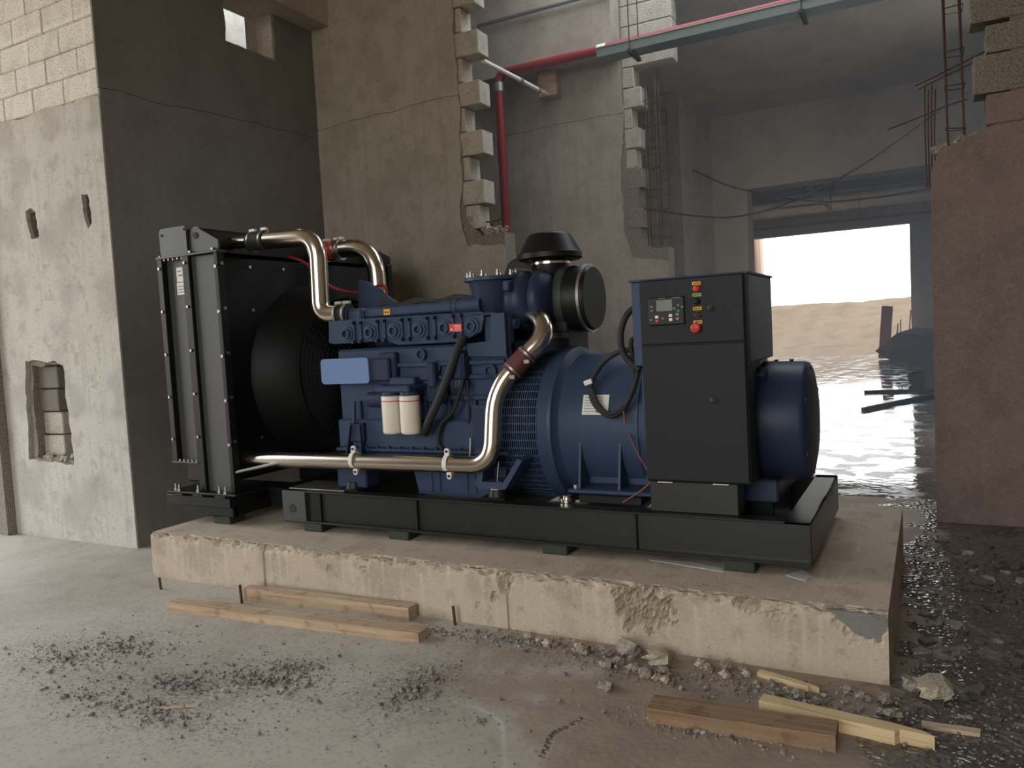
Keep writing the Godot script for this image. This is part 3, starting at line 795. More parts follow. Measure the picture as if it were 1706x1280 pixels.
func services() -> void:
	var rp := base("fire_pipe", Vector3(-3, 4.5, -8.12))
	tag(rp, "red fire main with a riser running along the beam above the tray", "pipe")
	var mb := MB.new()
	mb.tube(bent([Vector3(-4.335, 0.0, -8.12), Vector3(-4.335, 4.505, -8.12), Vector3(-3.08, 4.505, -8.12)], 0.12), 0.05, 18)
	obj("riser", mb, M.pipe_red, rp)
	mb = MB.new()
	mb.cyl(Vector3(-3.02, 4.51, -8.12), Vector3(1.19, 4.53, -8.12), 0.05, 18)
	obj("main", mb, M.pipe_red, rp)
	mb = MB.new()
	mb.cyl(Vector3(-3.1, 4.507, -8.12), Vector3(-3.0, 4.507, -8.12), 0.057, 18)
	obj("coupling", mb, M.label_white, rp, "pale pipe coupling")
	mb = MB.new()
	mb.cyl(Vector3(-4.335, 4.3, -8.12), Vector3(-4.335, 4.4, -8.12), 0.062, 18)
	obj("coupling", mb, M.zinc, rp, "grey pipe coupling")
	var ct := base("cable_tray", Vector3(0, 4.3, -7.9))
	tag(ct, "grey steel cable tray hung below the red pipe on thin rods", "cable tray")
	mb = MB.new(); mb.span(Vector3(-2.99, 4.31, -8.0), Vector3(1.19, 4.40, -7.78), 0.004); obj("duct", mb, M.tray_grey, ct)
	mb = MB.new(); mb.span(Vector3(-3.0, 4.395, -8.01), Vector3(1.19, 4.41, -7.77), 0.003); obj("lid", mb, M.tray_grey, ct)
	for x in [-2.62, -0.98, 0.8]:
		mb = MB.new()
		for z in [-8.045, -7.75]: mb.cyl(Vector3(x, 4.28, z), Vector3(x, 5.75, z), 0.006, 6)
		mb.span(Vector3(x - 0.02, 4.27, -8.06), Vector3(x + 0.02, 4.305, -7.72))
		obj("hanger", mb, M.wire, ct)
	var cd := base("conduit_stub", Vector3(-3.7, 4.1, -7.5))
	tag(cd, "white conduit slanting from the toothed wall end to the wall behind", "conduit")
	mb = MB.new(); mb.tube([Vector3(-3.599, 4.04, -6.46), Vector3(-3.735, 4.156, -7.5), Vector3(-3.84, 4.24, -8.36)], 0.022, 12); obj("tube", mb, M.conduit, cd)
	for t in [0.52, 0.82]:
		var p := Vector3(-3.599, 4.04, -6.46).lerp(Vector3(-3.84, 4.24, -8.36), t)
		mb = MB.new(); mb.cyl(p, p + Vector3(-0.008, 0.007, -0.06), 0.029, 12); obj("clip", mb, M.zinc, cd)
	# conduit high in the gap
	mb = MB.new()
	mb.cyl(Vector3(-4.6, 5.12, -8.17), Vector3(-2.2, 5.12, -8.17), 0.022, 10)
	tag(obj("conduit_run", mb, M.zinc), "thin grey steel conduit fixed high along the beam", "conduit")
	# reinforcing cages left standing in the broken jambs
	var cage := func(at: Vector3, w: float, d: float, y0: float, y1: float, label: String, lean: float, sd: int) -> void:
		var r := RandomNumberGenerator.new(); r.seed = sd
		var o := base("rebar_cage", Vector3(at.x, y0, at.z))
		tag(o, label, "rebar", "reinforcing cages in the broken openings")
		for q in [Vector2(0, 0), Vector2(w, 0), Vector2(0, -d), Vector2(w, -d)]:
			var m2 := MB.new()
			var top := Vector3(at.x + q.x + lean + r.randf_range(-0.015, 0.015), y1 + r.randf_range(-0.1, 0.1), at.z + q.y)
			var foot := Vector3(at.x + q.x, y0, at.z + q.y)
			m2.tube([foot, foot.lerp(top, 0.5) + Vector3(r.randf_range(-0.01, 0.01), 0, 0), top], 0.008, 6)
			obj("bar", m2, M.rust, o)
		var y := y0 + 0.12
		while y < y1 - 0.1:
			var k := lean * (y - y0) / (y1 - y0)
			var p := [Vector3(at.x + k - 0.01, y, at.z + 0.01), Vector3(at.x + w + k + 0.01, y + r.randf_range(-0.02, 0.02), at.z + 0.01), Vector3(at.x + w + k + 0.01, y, at.z - d - 0.01), Vector3(at.x + k - 0.01, y + r.randf_range(-0.02, 0.02), at.z - d - 0.01)]
			var m2 := MB.new()
			m2.tube([p[0], p[1], p[2], p[3], p[0]], 0.004, 5)
			obj("stirrup", m2, M.rust, o)
			y += r.randf_range(0.2, 0.3)
	cage.call(Vector3(-2.77, 0, -8.56), 0.13, 0.12, 2.41, 4.28, "tall rusty rebar cage standing in the rear wall's broken end", 0.03, 41)
	cage.call(Vector3(0.135, 0, -6.3), 0.1, 0.12, 2.64, 4.6, "rusty rebar cage above the broken top of the brown wall", -0.02, 42)
	mb = MB.new()
	mb.tube([Vector3(-0.06, 3.10, -6.36), Vector3(0.37, 3.25, -6.36)], 0.007, 6)
	mb.tube([Vector3(-0.04, 3.08, -6.38), Vector3(0.37, 3.22, -6.38)], 0.007, 6)
	tag(obj("loose_bars", mb, M.rust), "two loose bars slanting out of the blocks on the brown wall", "rebar")
	mb = MB.new()
	for k in 4: mb.tube([Vector3(0.0 + 0.018 * k, 2.4, -6.5), Vector3(-0.005 + 0.02 * k, 2.8, -6.5), Vector3(0.0 + 0.022 * k, 3.12 - 0.03 * (k % 2), -6.5)], 0.005, 5)
	mb.tube(smooth([Vector3(-0.25, 2.86, -6.52), Vector3(0.0, 2.92, -6.5), Vector3(0.15, 2.96, -6.49), Vector3(0.26, 2.98, -6.49)]), 0.005, 5)
	tag(obj("thin_bars", mb, M.rust), "cluster of thin upright bars behind the brown wall's edge", "rebar")
	# cables slung across the passage
	var cables := [[[Vector3(-3.2, 3.0, -9.5), Vector3(-2.0, 2.76, -9.6), Vector3(-0.9, 3.05, -9.7), Vector3(0.2, 3.7, -9.8), Vector3(1.15, 4.3, -9.9)], "long black cable sagging across the passage"],
		[[Vector3(-3.4, 4.05, -13.0), Vector3(-2.7, 3.7, -13.5), Vector3(-1.4, 3.45, -14.4), Vector3(0.3, 3.5, -14.4), Vector3(1.15, 3.7, -14.4)], "black cable slung under the passage beam"]]
	for c in cables:
		mb = MB.new(); mb.tube(smooth(c[0], 10), 0.012, 6)
		tag(obj("cable", mb, M.wire), c[1], "cable", "cables across the passage")
	# pipes and lamps under the far ceiling
	for p in [[-26.0, 4.42, 0.035, M.pipe_red, "red pipe across the far passage just above the gateway"], [-18.0, 3.93, 0.03, M.conduit, "pale pipe across the middle of the passage"], [-18.4, 4.2, 0.02, M.conduit, "thin pale conduit behind the pale passage pipe"]]:
		mb = MB.new(); mb.cyl(Vector3(-6.18 if p[0] < -20 else -3.0, p[1], p[0]), Vector3(1.18, p[1] - 0.02, p[0]), p[2], 10)
		var o := base("ceiling_pipe", Vector3(-2.4, p[1], p[0]))
		tag(o, p[4], "pipe", "pipes under the passage ceiling")
		obj("pipe", mb, p[3], o)
		for x in [-1.8, 0.2]:
			mb = MB.new(); mb.cyl(Vector3(x, p[1], p[0]), Vector3(x, 5.21, p[0]), 0.012, 6); obj("hanger", mb, M.wire, o)
	var tl := base("light_batten", Vector3(-2.3, 4.3, -20))
	tag(tl, "white unlit tube light hanging under the passage ceiling", "light")
	mb = MB.new(); mb.tube([Vector3(-2.508, 4.618, -20), Vector3(-2.3, 4.39, -20.3), Vector3(-2.06, 4.08, -20.6)], 0.035, 10); obj("tube", mb, M.conduit, tl)
	mb = MB.new(); mb.cyl(Vector3(-2.508, 4.62, -20), Vector3(-2.508, 5.21, -20), 0.01, 6); obj("hanger", mb, M.wire, tl)
	mb = MB.new(); mb.cyl(Vector3(-2.06, 4.08, -20.6), Vector3(-2.06, 5.21, -20.6), 0.01, 6); obj("hanger", mb, M.wire, tl)

# ---------- the generator set
func gpart(parent: Node, called: String, m: String, fill: Callable, label := "") -> MeshInstance3D:
	var mb := MB.new()
	fill.call(mb)
	return obj(called, mb, M[m], parent, label)

func round_rect(w: float, h: float, r: float) -> PackedVector2Array:
	var out := PackedVector2Array()
	for q in [[1, 1, 0.0], [-1, 1, PI / 2], [-1, -1, PI], [1, -1, PI * 1.5]]:
		for k in 5:
			var a: float = q[2] + PI / 2 * k / 4.0
			out.append(Vector2(q[0] * (w / 2 - r), q[1] * (h / 2 - r)) + Vector2(cos(a), sin(a)) * r)
	return out

func generator() -> void:
	plinth()
	var g := base("generator_set", Vector3(-2.4, 0.3, -4.4))
	tag(g, "blue diesel generator set with black radiator and control cabinet on a concrete plinth", "generator")
	base_frame(g)
	radiator(g)
	engine(g)
	breathing(g)
	alternator(g)
	cabinet(g)

func plinth() -> void:
	# a long cast block: the profile runs up the front, over the worn edge and back over the top
	var f := FastNoiseLite.new(); f.seed = 91; f.frequency = 6.0; f.fractal_octaves = 3
	var f2 := FastNoiseLite.new(); f2.seed = 92; f2.frequency = 22.0; f2.fractal_octaves = 3
	var x0 := -4.66; var x1 := -0.168; var zf := -3.395; var zb := -5.34; var top := 0.3
	var prof := []
	for k in 22: prof.append(Vector2(zf, k * 0.3 / 22.0 * 0.93))
	for k in 8: prof.append(Vector2(zf - 0.004 * k * k / 8.0, 0.281 + 0.0024 * k))
	for k in 40: prof.append(Vector2(zf - 0.01 - k * 0.004 - pow(k / 39.0, 3.0) * 1.77, top))
	prof[-1].x = zb
	var n := 640
	var rows := []
	for i in n + 1:
		var x := lerpf(x0, x1, i / float(n))
		var row := PackedVector3Array()
		for p: Vector2 in prof:
			var q := Vector3(x, p.y, p.x)
			# worn arris
			var e := maxf(0.0, 1.0 - Vector2(p.x - zf, p.y - top).length() / 0.05)
			var arc := (p.y - p.x)
			var chip := maxf(0.0, f.get_noise_2d(x * 0.9, arc * 1.6) + 0.08) * 0.06 + maxf(0.0, f2.get_noise_2d(x * 0.8, arc * 1.4)) * 0.025
			q.z -= e * chip; q.y -= e * chip * 0.55
			# places where the face has spalled
			for s in [[-1.20, 0.20, 0.15, 0.12, 0.05], [-1.93, 0.25, 0.05, 0.07, 0.03], [-0.72, 0.27, 0.07, 0.035, 0.03], [-0.62, 0.235, 0.1, 0.02, 0.015], [-2.0, 0.16, 0.02, 0.03, 0.02], [-3.1, 0.2, 0.02, 0.025, 0.015], [-2.85, 0.215, 0.025, 0.02, 0.015], [-2.1, 0.1, 0.02, 0.02, 0.012], [-0.26, 0.26, 0.12, 0.1, 0.02]]:
				if p.x > zf - 0.03:
					var d := Vector2((x - s[0]) / s[2], (p.y - s[1]) / s[3]).length() + f.get_noise_2d(x * 2.0, p.y * 2.0) * 0.45
					if d < 1.0: q.z -= s[4] * minf(1.0, (1.0 - d) * 4.0) * (0.75 + 0.7 * f2.get_noise_2d(x * 1.5, p.y * 1.5))
			q.z += f.get_noise_2d(x * 0.4, p.y * 0.4 + 7.0) * 0.004
			# joints between pours
			for j in [-3.62, -1.92]:
				if absf(x - j) < 0.006 and p.x > zf - 0.02: q.z -= 0.012
			row.append(q)
		rows.append(row)
	var pl := base("plinth", Vector3(-2.41, 0, -4.37))
	tag(pl, "low beige concrete plinth with chipped edges under the generator set", "plinth")
	var mb := MB.new()
	var nr := prof.size()
	for i in n:
		for j in nr - 1:
			var a: Vector3 = rows[i][j]; var b: Vector3 = rows[i + 1][j]; var c: Vector3 = rows[i + 1][j + 1]; var d: Vector3 = rows[i][j + 1]
			var o := Vector3(0, 1, 0.6)
			mb.flat(a, b, c, o)
			mb.flat(a, c, d, o)
	for i in [0, n]:
		for j in nr - 1:
			mb.face(rows[i][j], rows[i][j + 1], Vector3(rows[i][j + 1].x, 0, rows[i][j + 1].z), Vector3(rows[i][j].x, 0, rows[i][j].z), Vector3(-1 if i == 0 else 1, 0, 0))
	mb.face(Vector3(x0, 0, zb), Vector3(x1, 0, zb), Vector3(x1, top, zb), Vector3(x0, top, zb), Vector3(0, 0, -1))
	obj("cast_block", mb, M.cast_concrete, pl)
	mb = MB.new()  # dark patch mortar at the front corner
	mb.ext(rag([Vector2(-0.40, 0.285), Vector2(-0.30, 0.2), Vector2(-0.20, 0.12), Vector2(-0.175, 0.14), Vector2(-0.175, 0.285)], 0.03, 0.008, 95, [0, 1]), at_z(-3.402), 0.02)
	obj("mortar_patch", mb, M.darkened_grey_cement, pl, "dark grey mortar patch")

func base_frame(g: Node) -> void:
	var y0 := 0.352; var y1 := 0.557
	var bf := gpart(g, "base_frame", "rail_paint", func(m: MB) -> void:
		for z in [-3.76, -4.97]:
			var s := 1.0 if z > -4 else -1.0
			m.span(Vector3(-3.77, y0, z - 0.02 * s), Vector3(-0.5, y1, z - 0.032 * s), 0.002)          # web
			m.span(Vector3(-3.77, y1 - 0.012, z - 0.09 * s), Vector3(-0.5, y1, z), 0.003)            # top flange
			m.span(Vector3(-3.77, y0, z - 0.09 * s), Vector3(-0.5, y0 + 0.012, z + 0.018 * s), 0.003)      # bottom flange
		m.span(Vector3(-0.62, y1 - 0.012, -4.97), Vector3(-0.5, y1, -3.76), 0.003)                      # end beam
		m.span(Vector3(-0.512, y0, -4.97), Vector3(-0.5, y1, -3.76), 0.003)
		for x in [-3.7, -3.36, -2.3, -1.62, -0.95]: m.span(Vector3(x - 0.05, y0 + 0.03, -4.96), Vector3(x + 0.05, y1 - 0.005, -3.8), 0.003)
	)
	for x in [-3.55, -2.72, -1.35]:
		gpart(bf, "stiffener", "black_paint", func(m: MB) -> void: m.span(Vector3(x - 0.005, y0 + 0.012, -3.78), Vector3(x + 0.005 if x > -3.5 else x + 0.08, y1 - 0.012, -3.763), 0.002))
	gpart(bf, "end_plate", "grey_sheet", func(m: MB) -> void:
		m.span(Vector3(-3.79, y0 - 0.005, -3.785), Vector3(-3.59, y1, -3.752), 0.003), "dark end plate with a round lifting hole")
	for q in [Vector3(-3.70, 0.44, -3.753), Vector3(-1.42, 0.45, -3.781)]:
		gpart(bf, "lifting_hole", "rubber", func(m: MB) -> void: m.cyl(q + Vector3(0, 0, -0.004), q + Vector3(0, 0, 0.003), 0.03, 20))
	for z in [-4.15, -5.05]:  # deep bearers carried on to the radiator
		gpart(bf, "bearer", "black_paint", func(m: MB) -> void: m.span(Vector3(-4.78, 0.36, z - 0.1), Vector3(-3.7, 0.50, z + 0.1), 0.004))
	gpart(bf, "cover_plate", "dull_steel", func(m: MB) -> void:
		m.span(Vector3(-3.77, 0.558, -4.06), Vector3(-3.3, 0.566, -3.80), 0.002))
	for x in [-3.53, -2.85, -1.81, -0.83]:
		for z in [-3.785, -4.93]:
			gpart(g, "rubber_pad", "pad_green", func(m: MB) -> void: m.span(Vector3(x - 0.075, 0.3, z - 0.06), Vector3(x + 0.075, 0.352, z + 0.045), 0.006))
	for z in [-3.79, -5.05]:
		gpart(g, "rubber_pad", "pad_green", func(m: MB) -> void: m.span(Vector3(-4.42, 0.3, z - 0.07), Vector3(-4.26, 0.362, z + 0.07), 0.006))

func radiator(g: Node) -> void:
	var zf := -3.70; var zb := -5.62
	var rd := gpart(g, "radiator", "black_sheet", func(m: MB) -> void:
		m.span(Vector3(-4.70, 0.74, zb + 0.06), Vector3(-4.22, 2.13, zf - 0.06), 0.004), "black radiator core")
	# top tank with its rounded ends
	gpart(rd, "top_tank", "black_paint", func(m: MB) -> void:
		m.span(Vector3(-4.70, 2.17, zb + 0.03), Vector3(-4.40, 2.35, zf - 0.02), 0.02))
	gpart(rd, "tank_end", "grey_sheet", func(m: MB) -> void:
		var p := round_rect(0.27, 0.2, 0.03)
		m.ext(p, Transform3D(Basis(), Vector3(-4.575, 2.26, zf + 0.004)), 0.02)
		for q in [Vector2(-0.115, 0.055), Vector2(0.115, 0.075)]: m.bolt(Vector3(-4.575 + q.x, 2.26 + q.y, zf + 0.004), Vector3.BACK, 0.009, 0.008), "grey end plate of the top tank")
	gpart(rd, "bottom_tank", "black_paint", func(m: MB) -> void:
		m.span(Vector3(-4.70, 0.58, zb + 0.06), Vector3(-4.30, 0.74, zf - 0.06), 0.01))
	for z in [zf, zb]:
		var s := 1.0 if z == zf else -1.0
		# two upright channels, open to the side
		gpart(rd, "side_channel", "grey_sheet", func(m: MB) -> void:
			m.span(Vector3(-4.72, 0.73, z - 0.055 * s), Vector3(-4.44, 2.16, z - 0.045 * s), 0.002))
		gpart(rd, "channel_flange", "black_paint", func(m: MB) -> void:
			m.span(Vector3(-4.765, 0.725, z - 0.06 * s), Vector3(-4.715, 2.165, z), 0.003)
			m.span(Vector3(-4.51, 0.525, z - 0.06 * s), Vector3(-4.445, 2.165, z), 0.003)
			m.span(Vector3(-4.20, 0.525, z - 0.06 * s), Vector3(-4.165, 2.165, z), 0.003))
		gpart(rd, "side_channel", "grey_sheet", func(m: MB) -> void:
			m.span(Vector3(-4.45, 0.525, z - 0.055 * s), Vector3(-4.19, 2.15, z - 0.03 * s), 0.002))
		gpart(rd, "cap_strip", "grey_sheet", func(m: MB) -> void: m.span(Vector3(-4.77, 2.155, z - 0.08 * s), Vector3(-4.16, 2.17, z + 0.006 * s), 0.002))
		gpart(rd, "cap_strip", "grey_sheet", func(m: MB) -> void: m.span(Vector3(-4.77, 0.722, z - 0.08 * s), Vector3(-4.5, 0.732, z + 0.006 * s), 0.002))
		gpart(rd, "lifting_lug", "grey_sheet", func(m: MB) -> void:
			var p := PackedVector2Array([Vector2(-4.43, 2.17), Vector2(-4.16, 2.17), Vector2(-4.16, 2.235), Vector2(-4.33, 2.325)])
			for k in 7:
				var a := PI * 0.35 + PI * 0.65 * k / 6.0
				p.append(Vector2(-4.37 + cos(a) * 0.06, 2.285 + sin(a) * 0.06))
			m.ext(p, Transform3D(Basis(), Vector3(0, 0, z - 0.02 * s + 0.006)), 0.012), "grey lifting lug")
		gpart(rd, "lug_hole", "rubber", func(m: MB) -> void:
			m.cyl(Vector3(-4.37, 2.285, z - 0.03 * s), Vector3(-4.37, 2.285, z - 0.008 * s), 0.022, 18))
	gpart(rd, "label_tag", "label_white", func(m: MB) -> void:
		m.span(Vector3(-4.62, 1.99, -3.745), Vector3(-4.545, 2.09, -3.74))
		m.span(Vector3(-4.622, 1.90, -3.745), Vector3(-4.535, 1.985, -3.738)), "small white paper tags")
	gpart(rd, "tag_print", "print_grey", func(m: MB) -> void:
		for k in 3: m.span(Vector3(-4.61, 1.915 + 0.02 * k, -3.738), Vector3(-4.548, 1.921 + 0.02 * k, -3.7365))
		m.span(Vector3(-4.61, 2.06, -3.74), Vector3(-4.57, 2.066, -3.7385))
		m.span(Vector3(-4.60, 2.03, -3.74), Vector3(-4.56, 2.04, -3.7385))).set_meta("kind", "stuff")
	# back plate towards the engine, with the fan shroud and its guard
	gpart(rd, "back_plate", "black_sheet", func(m: MB) -> void:
		m.span(Vector3(-4.215, 0.62, zb + 0.02), Vector3(-4.19, 2.10, zf - 0.02), 0.003))
	gpart(rd, "fan_shroud", "black_sheet", func(m: MB) -> void:
		m.lathe(Vector3(-4.19, 1.3, -4.6), Vector3.RIGHT, [Vector2(0, 0.66), Vector2(0.16, 0.6), Vector2(0.3, 0.56), Vector2(0.36, 0.56), Vector2(0.36, 0.56), Vector2(0.36, 0.54), Vector2(0.36, 0.54), Vector2(0.0, 0.55)], 48))
	gpart(rd, "fan_guard", "black_paint", func(m: MB) -> void:
		for k in 11: 
			var pts := PackedVector3Array()
			for q in 41: pts.append(Vector3(-3.81 + 0.006 * k, 1.3, -4.6) + Vector3(0, sin(TAU * q / 40), cos(TAU * q / 40)) * (0.56 - 0.035 * k))
			m.tube(pts, 0.0022, 4, false)
		for k in 48:
			var d := Vector3(0, sin(TAU * k / 48), cos(TAU * k / 48))
			m.tube([Vector3(-3.82, 1.3, -4.6) + d * 0.56, Vector3(-3.745, 1.3, -4.6) + d * 0.2], 0.0022, 4, false), "wire fan guard")
	gpart(rd, "bolts", "dull_steel", func(m: MB) -> void:
		for k in 5:
			var y := 0.86 + k * 0.3
			m.bolt(Vector3(-4.18, y, zf), Vector3.BACK, 0.012, 0.01)
			m.bolt(Vector3(-4.165, y + 0.02, zf - 0.03), Vector3.RIGHT, 0.012, 0.012)
			m.bolt(Vector3(-4.74, y + 0.03, zf), Vector3.BACK, 0.01, 0.01)
			m.bolt(Vector3(-4.48, y + 0.05, zf), Vector3.BACK, 0.01, 0.01)
			m.bolt(Vector3(-4.19, y + 0.01, zf - 0.30), Vector3.RIGHT, 0.012, 0.01)
			m.bolt(Vector3(-4.19, y + 0.01, zf - 0.62), Vector3.RIGHT, 0.012, 0.01)
		for k in 6:
			m.bolt(Vector3(-4.74 + 0.045 * k, 2.17, zf - 0.01), Vector3.UP, 0.009, 0.012)
			m.bolt(Vector3(-4.74 + 0.045 * k, 2.14, zf - 0.01), Vector3.UP, 0.009, 0.014)
			m.bolt(Vector3(-4.74 + 0.042 * k, 0.732, zf - 0.01), Vector3.UP, 0.009, 0.016)
		for x in [-4.42, -4.2]: m.bolt(Vector3(x, 2.17, zf + 0.0), Vector3.UP, 0.013, 0.016)).set_meta("kind", "stuff")
	# foot: a plate on rubber strips on a bracket
	gpart(rd, "foot_plate", "black_paint", func(m: MB) -> void: m.span(Vector3(-4.80, 0.512, -3.95), Vector3(-4.12, 0.525, -3.66), 0.003))
	for x in [-4.7, -4.5, -4.28]:
		gpart(rd, "rubber_strip", "rubber", func(m: MB) -> void: m.span(Vector3(x - 0.05, 0.495, -3.9), Vector3(x + 0.05, 0.512, -3.665), 0.003))
	gpart(rd, "foot_bracket", "black_paint", func(m: MB) -> void:
		m.span(Vector3(-4.84, 0.425, -4.0), Vector3(-4.2, 0.495, -3.68), 0.004)
		m.span(Vector3(-4.84, 0.425, -5.5), Vector3(-4.2, 0.495, -5.2), 0.004)
		for z in [-3.72, -5.3]: m.ext(PackedVector2Array([Vector2(-4.84, 0.425), Vector2(-4.62, 0.34), Vector2(-4.2, 0.36), Vector2(-4.2, 0.425)]), at_z(z), 0.02)
		m.span(Vector3(-4.45, 0.36, -5.5), Vector3(-4.2, 0.43, -3.7), 0.004))
	gpart(rd, "foot_bolts", "dull_steel", func(m: MB) -> void:
		for q in [[-4.74, -3.69], [-4.68, -3.67], [-4.5, -3.68], [-4.3, -3.69], [-4.22, -3.67]]:
			m.cyl(Vector3(q[0], 0.525, q[1]), Vector3(q[0], 0.575, q[1]), 0.008, 8)
			m.bolt(Vector3(q[0], 0.525, q[1]), Vector3.UP, 0.016, 0.018)).set_meta("kind", "stuff")
	gpart(rd, "drain_bracket", "dull_steel", func(m: MB) -> void:
		m.tube([Vector3(-4.16, 0.67, -3.72), Vector3(-3.82, 0.735, -3.80)], 0.012, 8)
		m.tube([Vector3(-4.15, 0.755, -3.95), Vector3(-3.9, 0.755, -3.85)], 0.008, 8))

func engine(g: Node) -> void:
	# cylinder block and crankcase
	var eb := gpart(g, "engine_block", "blue_paint", func(m: MB) -> void:
		m.span(Vector3(-3.48, 0.98, -4.85), Vector3(-2.17, 1.46, -4.03), 0.015)
		m.span(Vector3(-3.48, 0.81, -4.88), Vector3(-2.2, 1.0, -3.99), 0.012)
		m.span(Vector3(-3.46, 1.245, -4.03), Vector3(-2.2, 1.275, -4.0), 0.006)
		m.span(Vector3(-3.46, 1.33, -4.03), Vector3(-2.2, 1.36, -4.005), 0.006)
		m.span(Vector3(-3.0, 1.12, -4.03), Vector3(-2.2, 1.15, -4.0), 0.006)
		for x in [-3.3, -3.05, -2.78, -2.6, -2.42]: m.span(Vector3(x - 0.012, 0.82, -4.03), Vector3(x + 0.012, 1.12, -4.0), 0.005)
		m.span(Vector3(-3.3, 1.46, -4.75), Vector3(-2.3, 1.66, -4.2), 0.02), "dark blue cast engine block")
	gpart(eb, "flange_rail", "blue_paint", func(m: MB) -> void: m.span(Vector3(-3.49, 0.795, -4.9), Vector3(-2.19, 0.815, -3.97), 0.004))
	gpart(eb, "flange_bolts", "deep_blue", func(m: MB) -> void:
		for k in 14: m.bolt(Vector3(-3.42 + 0.09 * k, 0.815, -3.98), Vector3.UP, 0.011, 0.016)).set_meta("kind", "stuff")
	for q in [[-2.79, 1.407, 0.036], [-2.69, 1.325, 0.042], [-2.50, 1.30, 0.04], [-2.30, 1.29, 0.042], [-3.1, 1.31, 0.035]]:
		gpart(eb, "core_plug", "blue_paint", func(m: MB) -> void:
			m.lathe(Vector3(q[0], q[1], -4.035), Vector3.BACK, [Vector2(0, q[2]), Vector2(0.035, q[2]), Vector2(0.035, q[2]), Vector2(0.035, q[2] * 0.68), Vector2(0.035, q[2] * 0.68), Vector2(0.012, q[2] * 0.66), Vector2(0.012, 0)], 20))
	gpart(eb, "side_cover", "deep_blue", func(m: MB) -> void:
		m.ext(round_rect(0.16, 0.24, 0.02), Transform3D(Basis(), Vector3(-2.34, 0.95, -3.965)), 0.03))
	gpart(eb, "cover_rim", "blue_paint", func(m: MB) -> void:
		m.ext(round_rect(0.20, 0.28, 0.03), Transform3D(Basis(), Vector3(-2.34, 0.95, -3.975)), 0.02))
	gpart(g, "oil_pan", "blue_paint", func(m: MB) -> void:
		m.span(Vector3(-3.45, 0.70, -4.85), Vector3(-2.22, 0.80, -4.03), 0.02)
		m.ext(PackedVector2Array([Vector2(-2.9, 0.72), Vector2(-2.86, 0.53), Vector2(-2.25, 0.53), Vector2(-2.22, 0.72)]), at_z(-4.0), 0.8)
		for x in [-2.76, -2.7, -2.5, -2.44]: m.span(Vector3(x - 0.008, 0.545, -4.005), Vector3(x + 0.008, 0.72, -3.992), 0.003))
	# intake manifold with its six ports
	var im := gpart(g, "intake_manifold", "blue_paint", func(m: MB) -> void:
		var p := PackedVector2Array([Vector2(-3.51, 1.515), Vector2(-3.47, 1.505), Vector2(-3.05, 1.508), Vector2(-2.95, 1.478), Vector2(-2.48, 1.478), Vector2(-2.35, 1.53), Vector2(-2.325, 1.6), Vector2(-2.33, 1.64), Vector2(-3.5, 1.65)])
		m.ext(p, at_z(-4.0), 0.13)
		for i in p.size():  # rounded rim: a proud bead along the outline
			var q := p[(i + 1) % p.size()]
			m.cyl(Vector3(p[i].x, p[i].y, -4.006), Vector3(q.x, q.y, -4.006), 0.007, 6))
	for k in 6:
		var x := -3.355 + k * 0.1905
		gpart(im, "port_boss", "blue_paint", func(m: MB) -> void:
			m.lathe(Vector3(x, 1.562, -4.0), Vector3.BACK, [Vector2(0, 0.052), Vector2(0.008, 0.05), Vector2(0.01, 0.036), Vector2(0.026, 0.034), Vector2(0.026, 0.034), Vector2(0.026, 0.022), Vector2(0.026, 0.022), Vector2(0.003, 0.02), Vector2(0.003, 0)], 24))
		if k < 5:
			for s in [-0.028, 0.028]:
				gpart(im, "rib", "blue_paint", func(m: MB) -> void: m.span(Vector3(x + 0.095 + s - 0.006, 1.495, -4.0), Vector3(x + 0.095 + s + 0.006, 1.642, -3.986), 0.003))
				gpart(im, "bolts", "deep_blue", func(m: MB) -> void:
					for y in [1.508, 1.632]: m.bolt(Vector3(x + 0.095 + s, y, -3.99), Vector3.BACK, 0.013, 0.028)).set_meta("kind", "stuff")
	gpart(im, "warning_label", "label_red", func(m: MB) -> void: m.span(Vector3(-2.555, 1.535, -3.986), Vector3(-2.465, 1.583, -3.983)), "red warning label with white print")
	gpart(im, "label_print", "label_white", func(m: MB) -> void:
		m.flat(Vector3(-2.548, 1.545, -3.982), Vector3(-2.528, 1.545, -3.982), Vector3(-2.538, 1.563, -3.982), Vector3.BACK)
		for k in 4: m.span(Vector3(-2.52, 1.543 + 0.009 * k, -3.983), Vector3(-2.472, 1.546 + 0.009 * k, -3.9815)))
	# fuel rail cover with a tube at its end
	var rl := gpart(g, "rail_cover", "blue_paint", func(m: MB) -> void:
		m.span(Vector3(-3.25, 1.658, -4.16), Vector3(-2.57, 1.722, -4.05), 0.012), "long blue rail cover")
	gpart(rl, "end_tube", "blue_paint", func(m: MB) -> void:
		m.cyl(Vector3(-2.58, 1.685, -4.1), Vector3(-2.385, 1.69, -4.1), 0.045, 20)
		m.cyl(Vector3(-2.40, 1.69, -4.1), Vector3(-2.38, 1.69, -4.1), 0.05, 20)
		m.cyl(Vector3(-2.575, 1.685, -4.1), Vector3(-2.55, 1.685, -4.1), 0.049, 20))
	gpart(rl, "yellow_label", "label_yellow", func(m: MB) -> void: m.span(Vector3(-3.085, 1.668, -4.05), Vector3(-3.035, 1.706, -4.047)), "yellow sticker")
	gpart(rl, "label_print", "rust", func(m: MB) -> void:
		m.span(Vector3(-3.075, 1.68, -4.047), Vector3(-3.065, 1.692, -4.0455)); m.span(Vector3(-3.055, 1.682, -4.047), Vector3(-3.042, 1.69, -4.0455)))
